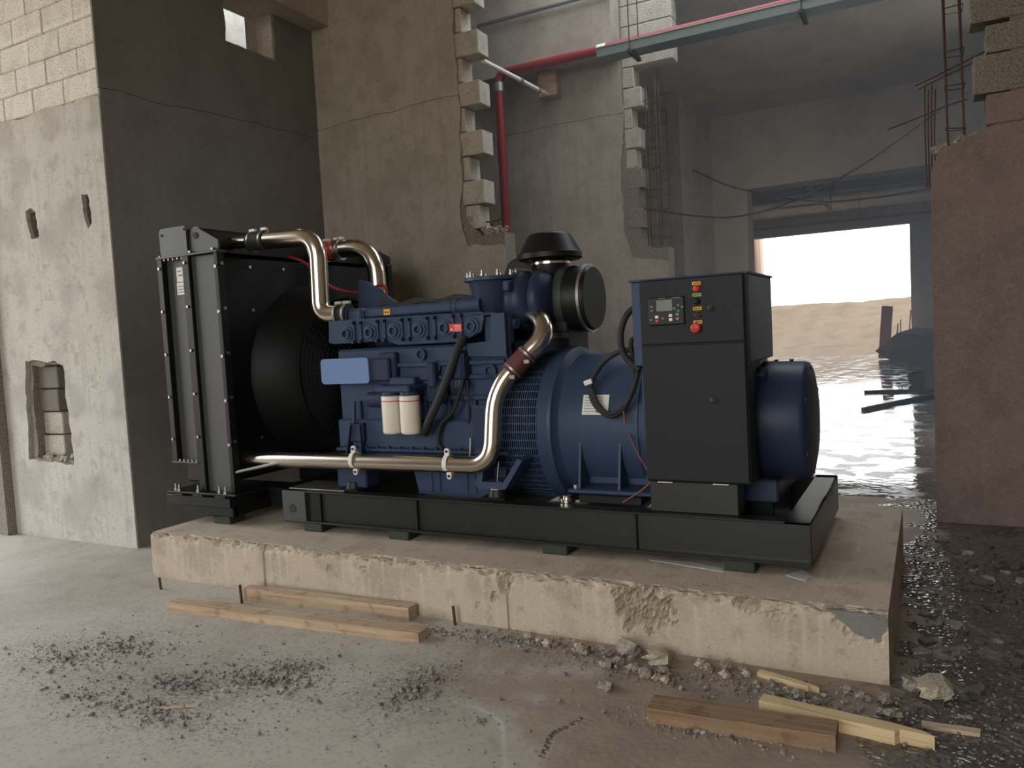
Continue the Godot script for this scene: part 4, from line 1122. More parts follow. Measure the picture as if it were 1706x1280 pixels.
	gpart(g, "inlet_elbow", "blue_paint", func(m: MB) -> void:
		m.span(Vector3(-3.37, 1.60, -4.2), Vector3(-3.24, 1.725, -4.02), 0.02)
		m.cyl(Vector3(-3.46, 1.695, -4.06), Vector3(-3.36, 1.695, -4.06), 0.055, 20))
	gpart(g, "stay_plate", "blue_paint", func(m: MB) -> void:
		m.ext(PackedVector2Array([Vector2(-3.62, 1.7), Vector2(-3.15, 1.7), Vector2(-3.3, 1.78), Vector2(-3.52, 1.93), Vector2(-3.6, 1.95)]), at_z(-4.45), 0.03))
	gpart(g, "head_covers", "deep_blue", func(m: MB) -> void:
		for k in 6: m.span(Vector3(-3.28 + 0.165 * k, 1.66, -4.7), Vector3(-3.14 + 0.165 * k, 1.74, -4.3), 0.02))
	gpart(g, "wiring_harness", "wire", func(m: MB) -> void:
		for k in 3:
			var pts := []
			for q in 12: pts.append(Vector3(-3.2 + 0.08 * q, 1.735 + 0.012 * sin(q * 1.7 + k) + 0.01 * k, -4.15 - 0.03 * k))
			m.tube(smooth(pts, 4), 0.009, 6))
	# control unit with a pale blue face
	var cu := gpart(g, "control_unit", "deep_blue", func(m: MB) -> void:
		m.span(Vector3(-3.5, 1.25, -4.03), Vector3(-3.0, 1.395, -3.95), 0.01)
		m.span(Vector3(-3.1, 1.22, -4.03), Vector3(-2.97, 1.43, -3.98), 0.01))
	gpart(cu, "face_plate", "sky_blue", func(m: MB) -> void:
		m.ext(round_rect(0.395, 0.165, 0.025), Transform3D(Basis(), Vector3(-3.345, 1.322, -3.935)), 0.015), "pale blue rounded cover plate")
	# filters under their head
	gpart(g, "filter_head", "blue_paint", func(m: MB) -> void:
		m.span(Vector3(-3.03, 1.185, -4.03), Vector3(-2.77, 1.225, -3.83), 0.01)
		m.span(Vector3(-2.99, 1.22, -4.03), Vector3(-2.80, 1.27, -3.93), 0.01))
	for x in [-2.955, -2.818]:
		var fl := gpart(g, "fuel_filter", "filter_white", func(m: MB) -> void:
			m.lathe(Vector3(x, 0.925, -3.9), Vector3.UP, [Vector2(0, 0), Vector2(0, 0.05), Vector2(0.006, 0.06), Vector2(0.015, 0.064), Vector2(0.225, 0.064), Vector2(0.235, 0.062), Vector2(0.24, 0.055), Vector2(0.24, 0)], 32), "cream canister filter with a red band")
		gpart(fl, "collar", "deep_blue", func(m: MB) -> void: m.cyl(Vector3(x, 1.163, -3.9), Vector3(x, 1.188, -3.9), 0.06, 24))
		gpart(fl, "red_band", "print_red", func(m: MB) -> void:
			m.lathe(Vector3(x, 1.128, -3.9), Vector3.UP, [Vector2(0, 0.0646), Vector2(0.006, 0.0646)], 32))
		gpart(fl, "print", "print_red" if x > -2.9 else "print_grey", func(m: MB) -> void:
			if x > -2.9: m.lathe(Vector3(x, 1.095, -3.9), Vector3.UP, [Vector2(0, 0.0647), Vector2(0.022, 0.0647)], 10, -2.0, -1.1)
			for k in 5: m.lathe(Vector3(x, 1.03 + 0.012 * k, -3.9), Vector3.UP, [Vector2(0, 0.0647), Vector2(0.003, 0.0647)], 10, -2.0, -1.0 - 0.1 * (k % 2)))
	# hoses
	gpart(g, "breather_hose", "rubber", func(m: MB) -> void:
		m.tube(smooth([Vector3(-2.45, 1.50, -3.98), Vector3(-2.475, 1.42, -3.93), Vector3(-2.52, 1.30, -3.91), Vector3(-2.585, 1.156, -3.89), Vector3(-2.68, 1.0, -3.89), Vector3(-2.74, 0.925, -3.93)]), 0.026, 12), "thick black hose")
	gpart(g, "drain_hose", "rubber", func(m: MB) -> void:
		m.tube(smooth([Vector3(-2.46, 1.26, -3.96), Vector3(-2.48, 1.18, -3.95), Vector3(-2.54, 1.06, -3.95), Vector3(-2.63, 0.98, -3.95), Vector3(-2.66, 0.88, -3.95), Vector3(-2.64, 0.82, -3.96)]), 0.014, 10)
		m.tube(smooth([Vector3(-2.44, 1.24, -3.97), Vector3(-2.43, 1.14, -3.96), Vector3(-2.44, 1.02, -3.97), Vector3(-2.45, 0.98, -3.98)]), 0.008, 8))
	gpart(g, "dipstick", "dull_steel", func(m: MB) -> void:
		m.tube(smooth([Vector3(-2.42, 0.9, -3.94), Vector3(-2.43, 0.8, -3.94), Vector3(-2.44, 0.77, -3.94)]), 0.007, 6))
	gpart(g, "fuel_pump", "deep_blue", func(m: MB) -> void:
		m.span(Vector3(-2.54, 1.24, -4.03), Vector3(-2.44, 1.42, -3.93), 0.02)
		m.cyl(Vector3(-2.49, 1.2, -3.98), Vector3(-2.49, 1.26, -3.98), 0.04, 16)
		m.span(Vector3(-2.75, 1.1, -4.03), Vector3(-2.6, 1.24, -3.97), 0.02)
		m.span(Vector3(-2.72, 1.2, -4.03), Vector3(-2.66, 1.36, -3.95), 0.012))
	gpart(g, "lift_pump", "deep_blue", func(m: MB) -> void: m.cyl(Vector3(-3.2, 1.13, -4.0), Vector3(-3.04, 1.13, -4.0), 0.05, 16))
	gpart(g, "turbo_bracket", "blue_paint", func(m: MB) -> void:
		m.ext(PackedVector2Array([Vector2(-2.43, 1.46), Vector2(-2.43, 1.385), Vector2(-2.17, 1.375), Vector2(-2.17, 1.63), Vector2(-2.26, 1.63), Vector2(-2.27, 1.47)]), at_z(-3.98), 0.025)
		m.span(Vector3(-2.34, 1.40, -4.1), Vector3(-2.17, 1.62, -4.03), 0.01))
	gpart(g, "mount_bracket", "deep_blue", func(m: MB) -> void:
		for x in [-3.37, -3.22]: m.ext(PackedVector2Array([Vector2(x - 0.035, 0.68), Vector2(x - 0.02, 0.68), Vector2(-3.285 + (x + 3.295) * 0.5, 0.97), Vector2(-3.295 + (x + 3.295) * 0.5, 0.97)]), at_z(-3.93), 0.05)
		m.span(Vector3(-3.36, 0.86, -4.0), Vector3(-3.24, 0.98, -3.95), 0.006)
		m.tube([Vector3(-3.31, 1.12, -3.97), Vector3(-3.3, 1.03, -3.95), Vector3(-3.3, 0.98, -3.94)], 0.012, 8)
		m.span(Vector3(-3.42, 0.57, -4.02), Vector3(-3.18, 0.70, -3.88), 0.01))
	for x in [-3.3, -2.235]:
		gpart(g, "anti_vibration_mount", "black_paint", func(m: MB) -> void:
			m.span(Vector3(x - 0.085, 0.557, -4.0), Vector3(x + 0.085, 0.568, -3.83), 0.003)
			m.cyl(Vector3(x, 0.568, -3.91), Vector3(x, 0.61, -3.91), 0.06, 24, 0.05))
	var fm := gpart(g, "rear_mount", "blue_paint", func(m: MB) -> void:
		m.ext(PackedVector2Array([Vector2(-2.345, 0.645), Vector2(-2.33, 0.62), Vector2(-2.15, 0.62), Vector2(-2.13, 0.645), Vector2(-2.03, 0.79), Vector2(-2.06, 0.8), Vector2(-2.16, 0.66), Vector2(-2.30, 0.66), Vector2(-2.27, 0.8), Vector2(-2.30, 0.8)]), at_z(-3.84), 0.14))
	gpart(fm, "mount_nut", "steel", func(m: MB) -> void:
		m.cyl(Vector3(-2.235, 0.6, -3.91), Vector3(-2.235, 0.622, -3.91), 0.05, 24)
		m.cyl(Vector3(-2.235, 0.66, -3.91), Vector3(-2.22, 0.77, -3.91), 0.008, 8))

func breathing(g: Node) -> void:
	# polished charge air pipes
	var lp := gpart(g, "charge_air_pipe", "steel", func(m: MB) -> void:
		m.tube(bent([Vector3(-4.2, 0.742, -3.84), Vector3(-2.22, 0.76, -3.82), Vector3(-2.20, 1.19, -3.87), Vector3(-2.02, 1.40, -3.99)], 0.14, 12), 0.051, 28), "long polished steel pipe along the engine's foot")
	gpart(lp, "elbow", "steel", func(m: MB) -> void:
		m.tube(smooth([Vector3(-2.07, 1.375, -4.02), Vector3(-2.005, 1.44, -4.06), Vector3(-1.985, 1.505, -4.10), Vector3(-2.02, 1.565, -4.15), Vector3(-2.10, 1.60, -4.21)], 6), 0.06, 24))
	gpart(lp, "sleeve", "maroon_rubber", func(m: MB) -> void:
		m.tube([Vector3(-2.125, 1.28, -3.925), Vector3(-2.03, 1.39, -3.99)], 0.06, 24))
	for t in [0.1, 0.85]:
		gpart(lp, "hose_clamp", "dull_steel", func(m: MB) -> void:
			var a := Vector3(-2.125, 1.28, -3.925).lerp(Vector3(-2.03, 1.39, -3.99), t)
			var d := Vector3(0.095, 0.11, -0.065).normalized()
			m.cyl(a, a + d * 0.012, 0.063, 24)
			m.span(a + Vector3(0.02, -0.04, 0.05), a + Vector3(0.05, -0.02, 0.065)))
	for x in [-3.21, -2.51]:
		gpart(lp, "pipe_clip", "label_white", func(m: MB) -> void:
			m.lathe(Vector3(x - 0.014, 0.764, -3.822), Vector3.RIGHT, [Vector2(0, 0.051), Vector2(0, 0.055), Vector2(0, 0.055), Vector2(0.028, 0.055), Vector2(0.028, 0.055), Vector2(0.028, 0.051)], 28)
			m.ext(round_rect(0.032, 0.05, 0.014), Transform3D(Basis(), Vector3(x + 0.004, 0.832, -3.80)), 0.018)
			m.ext(round_rect(0.032, 0.05, 0.014), Transform3D(Basis(), Vector3(x + 0.012, 0.698, -3.80)), 0.018), "pale pipe clip with two ears")
		gpart(lp, "clip_bolt", "rubber", func(m: MB) -> void:
			m.bolt(Vector3(x + 0.004, 0.838, -3.80), Vector3.BACK, 0.009, 0.006)
			m.bolt(Vector3(x + 0.012, 0.692, -3.80), Vector3.BACK, 0.009, 0.006))
	var u1 := gpart(g, "charge_air_pipe", "steel", func(m: MB) -> void:
		m.tube(bent([Vector3(-4.10, 2.248, -4.05), Vector3(-3.60, 2.225, -4.05), Vector3(-3.615, 1.70, -4.05), Vector3(-3.42, 1.695, -4.06)], 0.16, 12), 0.062, 28), "polished steel pipe bending down from the radiator top")
	gpart(u1, "stub", "steel", func(m: MB) -> void: m.cyl(Vector3(-4.42, 2.262, -4.05), Vector3(-4.16, 2.25, -4.05), 0.042, 20))
	gpart(u1, "sleeve", "rubber", func(m: MB) -> void: m.cyl(Vector3(-4.21, 2.252, -4.05), Vector3(-4.05, 2.246, -4.05), 0.067, 24))
	gpart(u1, "sleeve", "rubber", func(m: MB) -> void: m.cyl(Vector3(-3.47, 1.695, -4.058), Vector3(-3.37, 1.695, -4.06), 0.065, 24))
	for x in [-4.19, -4.08, -3.46, -3.39]:
		gpart(u1, "hose_clamp", "dull_steel", func(m: MB) -> void:
			var y := 2.25 if x < -4.0 else 1.695
			m.cyl(Vector3(x, y, -4.05), Vector3(x + 0.016, y, -4.05), 0.071, 24)
			m.span(Vector3(x - 0.015, y + 0.068, -4.06), Vector3(x + 0.035, y + 0.085, -4.035)))
	var u2 := gpart(g, "charge_air_pipe", "steel", func(m: MB) -> void:
		m.tube(bent([Vector3(-4.42, 2.245, -4.9), Vector3(-3.78, 2.25, -4.9), Vector3(-3.775, 1.72, -4.9)], 0.26, 14), 0.07, 28), "polished steel pipe with a red sleeve")
	gpart(u2, "sleeve", "red_rubber", func(m: MB) -> void:
		m.lathe(Vector3(-4.26, 2.246, -4.9), Vector3.RIGHT, [Vector2(0, 0.072), Vector2(0, 0.078), Vector2(0.03, 0.08), Vector2(0.055, 0.07), Vector2(0.08, 0.08), Vector2(0.11, 0.078), Vector2(0.11, 0.072)], 24), "red ribbed rubber sleeve")
	for x in [-4.27, -4.16, -4.12]:
		gpart(u2, "hose_clamp", "dull_steel", func(m: MB) -> void:
			m.cyl(Vector3(x, 2.246, -4.9), Vector3(x + 0.014, 2.246, -4.9), 0.083, 24)
			m.span(Vector3(x - 0.01, 2.325, -4.91), Vector3(x + 0.04, 2.345, -4.88)))
	gpart(u2, "hose_clamp", "dull_steel", func(m: MB) -> void:
		m.cyl(Vector3(-3.776, 1.80, -4.9), Vector3(-3.776, 1.815, -4.9), 0.08, 24)
		m.cyl(Vector3(-3.776, 1.73, -4.9), Vector3(-3.776, 1.745, -4.9), 0.08, 24))
	gpart(g, "red_tube", "pipe_red", func(m: MB) -> void:
		m.tube(smooth([Vector3(-4.15, 2.16, -4.35), Vector3(-4.0, 2.10, -4.36), Vector3(-3.9, 1.98, -4.4), Vector3(-3.8, 1.9, -4.45), Vector3(-3.62, 1.86, -4.5), Vector3(-3.45, 1.9, -4.5), Vector3(-3.38, 1.86, -4.48), Vector3(-3.36, 1.7, -4.45)]), 0.011, 8), "thin red tube")
	# turbocharger and its exhaust outlet
	var tb := gpart(g, "turbocharger", "deep_blue", func(m: MB) -> void:
		m.lathe(Vector3(-2.30, 1.70, -4.3), Vector3.RIGHT, [Vector2(0, 0), Vector2(0, 0.11), Vector2(0.02, 0.15), Vector2(0.07, 0.185), Vector2(0.13, 0.185), Vector2(0.17, 0.16), Vector2(0.19, 0.13), Vector2(0.19, 0.13), Vector2(0.21, 0.175), Vector2(0.25, 0.18), Vector2(0.28, 0.15), Vector2(0.29, 0)], 40)
		m.lathe(Vector3(-2.36, 1.585, -4.2), Vector3.UP, [Vector2(0, 0), Vector2(0, 0.07), Vector2(0.04, 0.085), Vector2(0.12, 0.115), Vector2(0.2, 0.135), Vector2(0.25, 0.15), Vector2(0.26, 0.155)], 36)
		m.span(Vector3(-2.42, 1.62, -4.15), Vector3(-2.24, 1.64, -4.0), 0.006), "dark blue turbocharger housing")
	gpart(tb, "outlet_flange", "blue_paint", func(m: MB) -> void:
		m.lathe(Vector3(-2.36, 1.835, -4.2), Vector3.UP, [Vector2(0, 0.13), Vector2(0, 0.175), Vector2(0, 0.175), Vector2(0.022, 0.175), Vector2(0.022, 0.175), Vector2(0.022, 0.11), Vector2(0.022, 0.11), Vector2(-0.05, 0.10)], 40))
	gpart(tb, "flange_bolts", "dull_steel", func(m: MB) -> void:
		for k in 10:
			var a := TAU * k / 10 + 0.2
			var p := Vector3(-2.36 + cos(a) * 0.15, 1.857, -4.2 + sin(a) * 0.15)
			m.bolt(p, Vector3.UP, 0.014, 0.014)
			m.cyl(p, p + Vector3(0, 0.035, 0), 0.008, 8)).set_meta("kind", "stuff")
	gpart(tb, "clamp_lug", "blue_paint", func(m: MB) -> void:
		m.span(Vector3(-2.22, 1.76, -4.12), Vector3(-2.18, 1.82, -4.07), 0.006)
		m.cyl(Vector3(-2.3, 1.6, -4.12), Vector3(-2.15, 1.56, -4.1), 0.03, 12))
	# air cleaner with a rain cap
	var ac := gpart(g, "air_cleaner", "black_paint", func(m: MB) -> void:
		m.lathe(Vector3(-2.33, 1.70, -4.52), Vector3.RIGHT, [Vector2(0, 0), Vector2(0, 0.12), Vector2(0.01, 0.16), Vector2(0.05, 0.2), Vector2(0.24, 0.205), Vector2(0.34, 0.2), Vector2(0.38, 0.21), Vector2(0.40, 0.2), Vector2(0.49, 0.2), Vector2(0.51, 0.19), Vector2(0.51, 0)], 44)
		m.lathe(Vector3(-2.11, 1.84, -4.52), Vector3.UP, [Vector2(0, 0.14), Vector2(0.05, 0.12), Vector2(0.1, 0.115), Vector2(0.15, 0.115)], 32)
		m.cyl(Vector3(-2.4, 1.68, -4.45), Vector3(-2.28, 1.7, -4.5), 0.09, 20), "black air cleaner drum")
	gpart(ac, "rain_cap", "black_paint", func(m: MB) -> void:
		m.lathe(Vector3(-2.11, 1.955, -4.52), Vector3.UP, [Vector2(0.02, 0.1), Vector2(0, 0.19), Vector2(0.01, 0.205), Vector2(0.04, 0.205), Vector2(0.04, 0.205), Vector2(0.05, 0.195), Vector2(0.15, 0.14), Vector2(0.165, 0.125), Vector2(0.17, 0.1), Vector2(0.17, 0)], 40), "black rain cap")
	gpart(ac, "neck_clamp", "steel", func(m: MB) -> void:
		m.cyl(Vector3(-2.11, 1.928, -4.52), Vector3(-2.11, 1.943, -4.52), 0.122, 32))
	gpart(ac, "end_ring", "dull_steel", func(m: MB) -> void:
		m.lathe(Vector3(-1.86, 1.70, -4.52), Vector3.RIGHT, [Vector2(0, 0.2), Vector2(0, 0.212), Vector2(0, 0.212), Vector2(0.018, 0.212), Vector2(0.018, 0.212), Vector2(0.018, 0.2)], 44))
	gpart(ac, "strap_bracket", "grey_sheet", func(m: MB) -> void:
		m.lathe(Vector3(-2.02, 1.70, -4.52), Vector3.RIGHT, [Vector2(0, 0.207), Vector2(0.06, 0.207)], 32)
		m.span(Vector3(-2.06, 1.46, -4.42), Vector3(-1.95, 1.56, -4.36), 0.004))
	gpart(g, "cleaner_stand", "black_paint", func(m: MB) -> void:
		m.span(Vector3(-2.26, 1.32, -4.7), Vector3(-1.95, 1.50, -4.38), 0.006)
		m.span(Vector3(-2.3, 1.495, -4.72), Vector3(-1.9, 1.51, -4.36), 0.003))
	gpart(g, "sensor_cables", "wire", func(m: MB) -> void:
		for k in 4: m.tube(smooth([Vector3(-2.42, 1.74, -4.42), Vector3(-2.36, 1.9 + 0.012 * k, -4.42), Vector3(-2.28, 1.93 + 0.015 * k, -4.4 - 0.02 * k), Vector3(-2.18, 1.9, -4.38), Vector3(-2.14, 1.82, -4.36)]), 0.009, 6))

func alternator(g: Node) -> void:
	var c := Vector3(0, 0.935, -4.42)
	# ventilated adaptor drum
	var dr := gpart(g, "adaptor_drum", "blue_paint", func(m: MB) -> void:
		m.lathe(Vector3(-2.33, c.y, c.z), Vector3.RIGHT, [Vector2(0.0, 0.3), Vector2(0.0, 0.455), Vector2(0.0, 0.455), Vector2(0.035, 0.462), Vector2(0.035, 0.462), Vector2(0.035, 0.43), Vector2(0.035, 0.43), Vector2(0.34, 0.43), Vector2(0.34, 0.43), Vector2(0.34, 0.462), Vector2(0.34, 0.462), Vector2(0.38, 0.462), Vector2(0.38, 0.462), Vector2(0.38, 0.475), Vector2(0.38, 0.475), Vector2(0.41, 0.475), Vector2(0.41, 0.475), Vector2(0.41, 0.3)], 72), "dark blue ventilated drum between engine and alternator")
	gpart(dr, "vent_grille", "blue_paint", func(m: MB) -> void:
		for k in 22:
			var x := -2.288 + 0.0137 * k
			m.lathe(Vector3(x, c.y, c.z), Vector3.RIGHT, [Vector2(0, 0.43), Vector2(0, 0.458), Vector2(0, 0.458), Vector2(0.006, 0.458), Vector2(0.006, 0.458), Vector2(0.006, 0.43)], 60)
		for k in 60:
			var a := TAU * k / 60
			var d := Vector3(0, sin(a), cos(a))
			m.box(Vector3(-2.143, c.y, c.z) + d * 0.447, Vector3(0.31, 0.008, 0.028), 0.0, Basis(Vector3.RIGHT, -a)))
	var al := gpart(g, "alternator", "blue_paint", func(m: MB) -> void:
		m.lathe(Vector3(-1.92, c.y, c.z), Vector3.RIGHT, [Vector2(0, 0.475), Vector2(0.02, 0.47), Vector2(0.03, 0.44), Vector2(0.05, 0.42), Vector2(0.05, 0.42), Vector2(0.52, 0.42), Vector2(0.52, 0.42), Vector2(0.52, 0.41), Vector2(1.08, 0.41), Vector2(1.08, 0.41), Vector2(1.08, 0.3)], 64), "dark blue alternator body")
	gpart(al, "rating_plate", "label_white", func(m: MB) -> void:
		for k in 1: m.box(Vector3(-1.645, 1.085, c.z + 0.398), Vector3(0.155, 0.115, 0.004), 0.0, Basis(Vector3.RIGHT, -0.365)), "cream rating plate with fine print")
	gpart(al, "plate_print", "print_grey", func(m: MB) -> void:
		var b := Basis(Vector3.RIGHT, -0.365)
		for k in 6: m.box(Vector3(-1.655, 1.085, c.z + 0.398) + b * Vector3(0, 0.042 - 0.016 * k, 0.003), Vector3(0.11, 0.003, 0.002), 0.0, b)
		m.box(Vector3(-1.645, 1.085, c.z + 0.398) + b * Vector3(0.02, -0.038, 0.003), Vector3(0.03, 0.014, 0.002), 0.0, b))
	gpart(al, "foot", "blue_paint", func(m: MB) -> void:
		m.span(Vector3(-1.80, 0.60, -4.2), Vector3(-1.3, 0.622, -3.93), 0.006)
		m.span(Vector3(-1.80, 0.60, -4.9), Vector3(-1.3, 0.622, -4.65), 0.006)
		m.span(Vector3(-1.78, 0.62, -4.8), Vector3(-1.32, 0.75, -4.1), 0.01))
	for x in [-1.735, -1.50]:
		gpart(al, "foot_web", "blue_paint", func(m: MB) -> void:
			m.ext(PackedVector2Array([Vector2(3.96, 0.62), Vector2(4.9, 0.62), Vector2(4.8, 0.95), Vector2(4.05, 0.93), Vector2(4.01, 0.9)]), Transform3D(Basis(Vector3(0, 0, -1), Vector3.UP, Vector3(1, 0, 0)), Vector3(x, 0, 0)), 0.014))
	gpart(al, "foot_bolt", "steel", func(m: MB) -> void:
		m.bolt(Vector3(-1.765, 0.622, -3.97), Vector3.UP, 0.018, 0.02)
		m.bolt(Vector3(-1.79, 0.566, -3.9), Vector3.UP, 0.032, 0.03)
		m.cyl(Vector3(-1.79, 0.557, -3.9), Vector3(-1.79, 0.58, -3.9), 0.045, 20))
	gpart(al, "support_block", "black_paint", func(m: MB) -> void: m.span(Vector3(-1.72, 0.557, -4.0), Vector3(-1.36, 0.60, -3.9), 0.004))
	gpart(al, "support_block", "black_paint", func(m: MB) -> void:
		m.span(Vector3(-0.86, 0.352, -4.75), Vector3(-0.74, 0.57, -4.2), 0.006))
	# end bell, ribbed flange and end cap
	gpart(al, "end_bell", "deep_blue", func(m: MB) -> void:
		m.lathe(Vector3(-0.98, c.y, c.z), Vector3.RIGHT, [Vector2(0, 0.41), Vector2(0.03, 0.43), Vector2(0.07, 0.43), Vector2(0.07, 0.43), Vector2(0.075, 0.385), Vector2(0.13, 0.37), Vector2(0.13, 0.37), Vector2(0.13, 0.405), Vector2(0.13, 0.405), Vector2(0.16, 0.40), Vector2(0.16, 0.40), Vector2(0.18, 0.33)], 64)
		for k in 16:
			var a := TAU * k / 16 + 0.1
			m.box(Vector3(-0.878, c.y, c.z) + Vector3(0, sin(a), cos(a)) * 0.39, Vector3(0.06, 0.022, 0.05), 0.004, Basis(Vector3.RIGHT, -a))
		for a in [0.9, 2.2]: m.box(Vector3(-0.80, c.y, c.z) + Vector3(0, sin(a), cos(a)) * 0.37, Vector3(0.1, 0.07, 0.05), 0.01, Basis(Vector3.RIGHT, -a)))
	gpart(al, "end_cap", "deep_blue", func(m: MB) -> void:
		m.lathe(Vector3(-0.82, c.y + 0.02, c.z), Vector3.RIGHT, [Vector2(0, 0.3), Vector2(0, 0.325), Vector2(0, 0.325), Vector2(0.23, 0.318), Vector2(0.245, 0.312), Vector2(0.255, 0.295), Vector2(0.27, 0.22), Vector2(0.275, 0.12), Vector2(0.275, 0)], 64))
	gpart(al, "cap_studs", "deep_blue", func(m: MB) -> void:
		for k in 6:
			var a := TAU * k / 6 + 0.5
			m.bolt(Vector3(-0.57, c.y + 0.02, c.z) + Vector3(0, sin(a), cos(a)) * 0.28, Vector3.RIGHT, 0.012, 0.012)
		for x in [-0.74, -0.66]: m.bolt(Vector3(x, c.y + 0.34, c.z), Vector3.UP, 0.012, 0.012)).set_meta("kind", "stuff")
	gpart(al, "tail_foot", "deep_blue", func(m: MB) -> void:
		m.span(Vector3(-1.1, 0.56, -4.75), Vector3(-0.70, 0.68, -4.12), 0.01))
	# terminal box
	gpart(g, "terminal_box", "blue_paint", func(m: MB) -> void:
		m.span(Vector3(-1.36, 1.30, -4.50), Vector3(-0.768, 1.735, -3.88), 0.006)
		m.span(Vector3(-1.37, 1.733, -4.51), Vector3(-0.760, 1.745, -3.87), 0.003)
		m.span(Vector3(-1.34, 0.95, -4.3), Vector3(-0.8, 1.31, -3.92), 0.006), "blue sheet metal terminal box")
	gpart(g, "power_cables", "rubber", func(m: MB) -> void:
		m.tube(smooth([Vector3(-1.33, 1.62, -3.95), Vector3(-1.40, 1.575, -3.92), Vector3(-1.435, 1.47, -3.9), Vector3(-1.42, 1.36, -3.9), Vector3(-1.34, 1.28, -3.9)]), 0.018, 10)
		m.tube(smooth([Vector3(-1.31, 1.38, -3.95), Vector3(-1.45, 1.38, -3.95), Vector3(-1.57, 1.32, -3.97), Vector3(-1.65, 1.21, -3.99), Vector3(-1.635, 1.105, -3.97), Vector3(-1.54, 1.03, -3.96), Vector3(-1.45, 1.08, -3.95), Vector3(-1.38, 1.2, -3.93), Vector3(-1.34, 1.35, -3.92), Vector3(-1.33, 1.48, -3.93)]), 0.015, 10)
		m.tube(smooth([Vector3(-1.31, 1.42, -3.96), Vector3(-1.39, 1.44, -3.94), Vector3(-1.38, 1.3, -3.92), Vector3(-1.40, 1.15, -3.94), Vector3(-1.52, 1.045, -3.95), Vector3(-1.6, 1.09, -3.955), Vector3(-1.64, 1.18, -3.97)]), 0.012, 10), "looped black cables")
	gpart(g, "cable_plug", "label_white", func(m: MB) -> void:
		m.box(Vector3(-1.665, 1.215, -3.985), Vector3(0.05, 0.028, 0.03), 0.004, Basis(Vector3.BACK, 0.3)), "small white plug")
	gpart(g, "loose_wire", "terracotta", func(m: MB) -> void:
		m.tube(smooth([Vector3(-1.44, 0.93, -3.98), Vector3(-1.38, 0.86, -3.9), Vector3(-1.33, 0.8, -3.86), Vector3(-1.28, 0.72, -3.84), Vector3(-1.33, 0.66, -3.84), Vector3(-1.45, 0.58, -3.86)]), 0.005, 6)
		m.tube([Vector3(-1.45, 1.06, -3.935), Vector3(-1.445, 0.99, -3.94)], 0.006, 6), "thin loose wire")

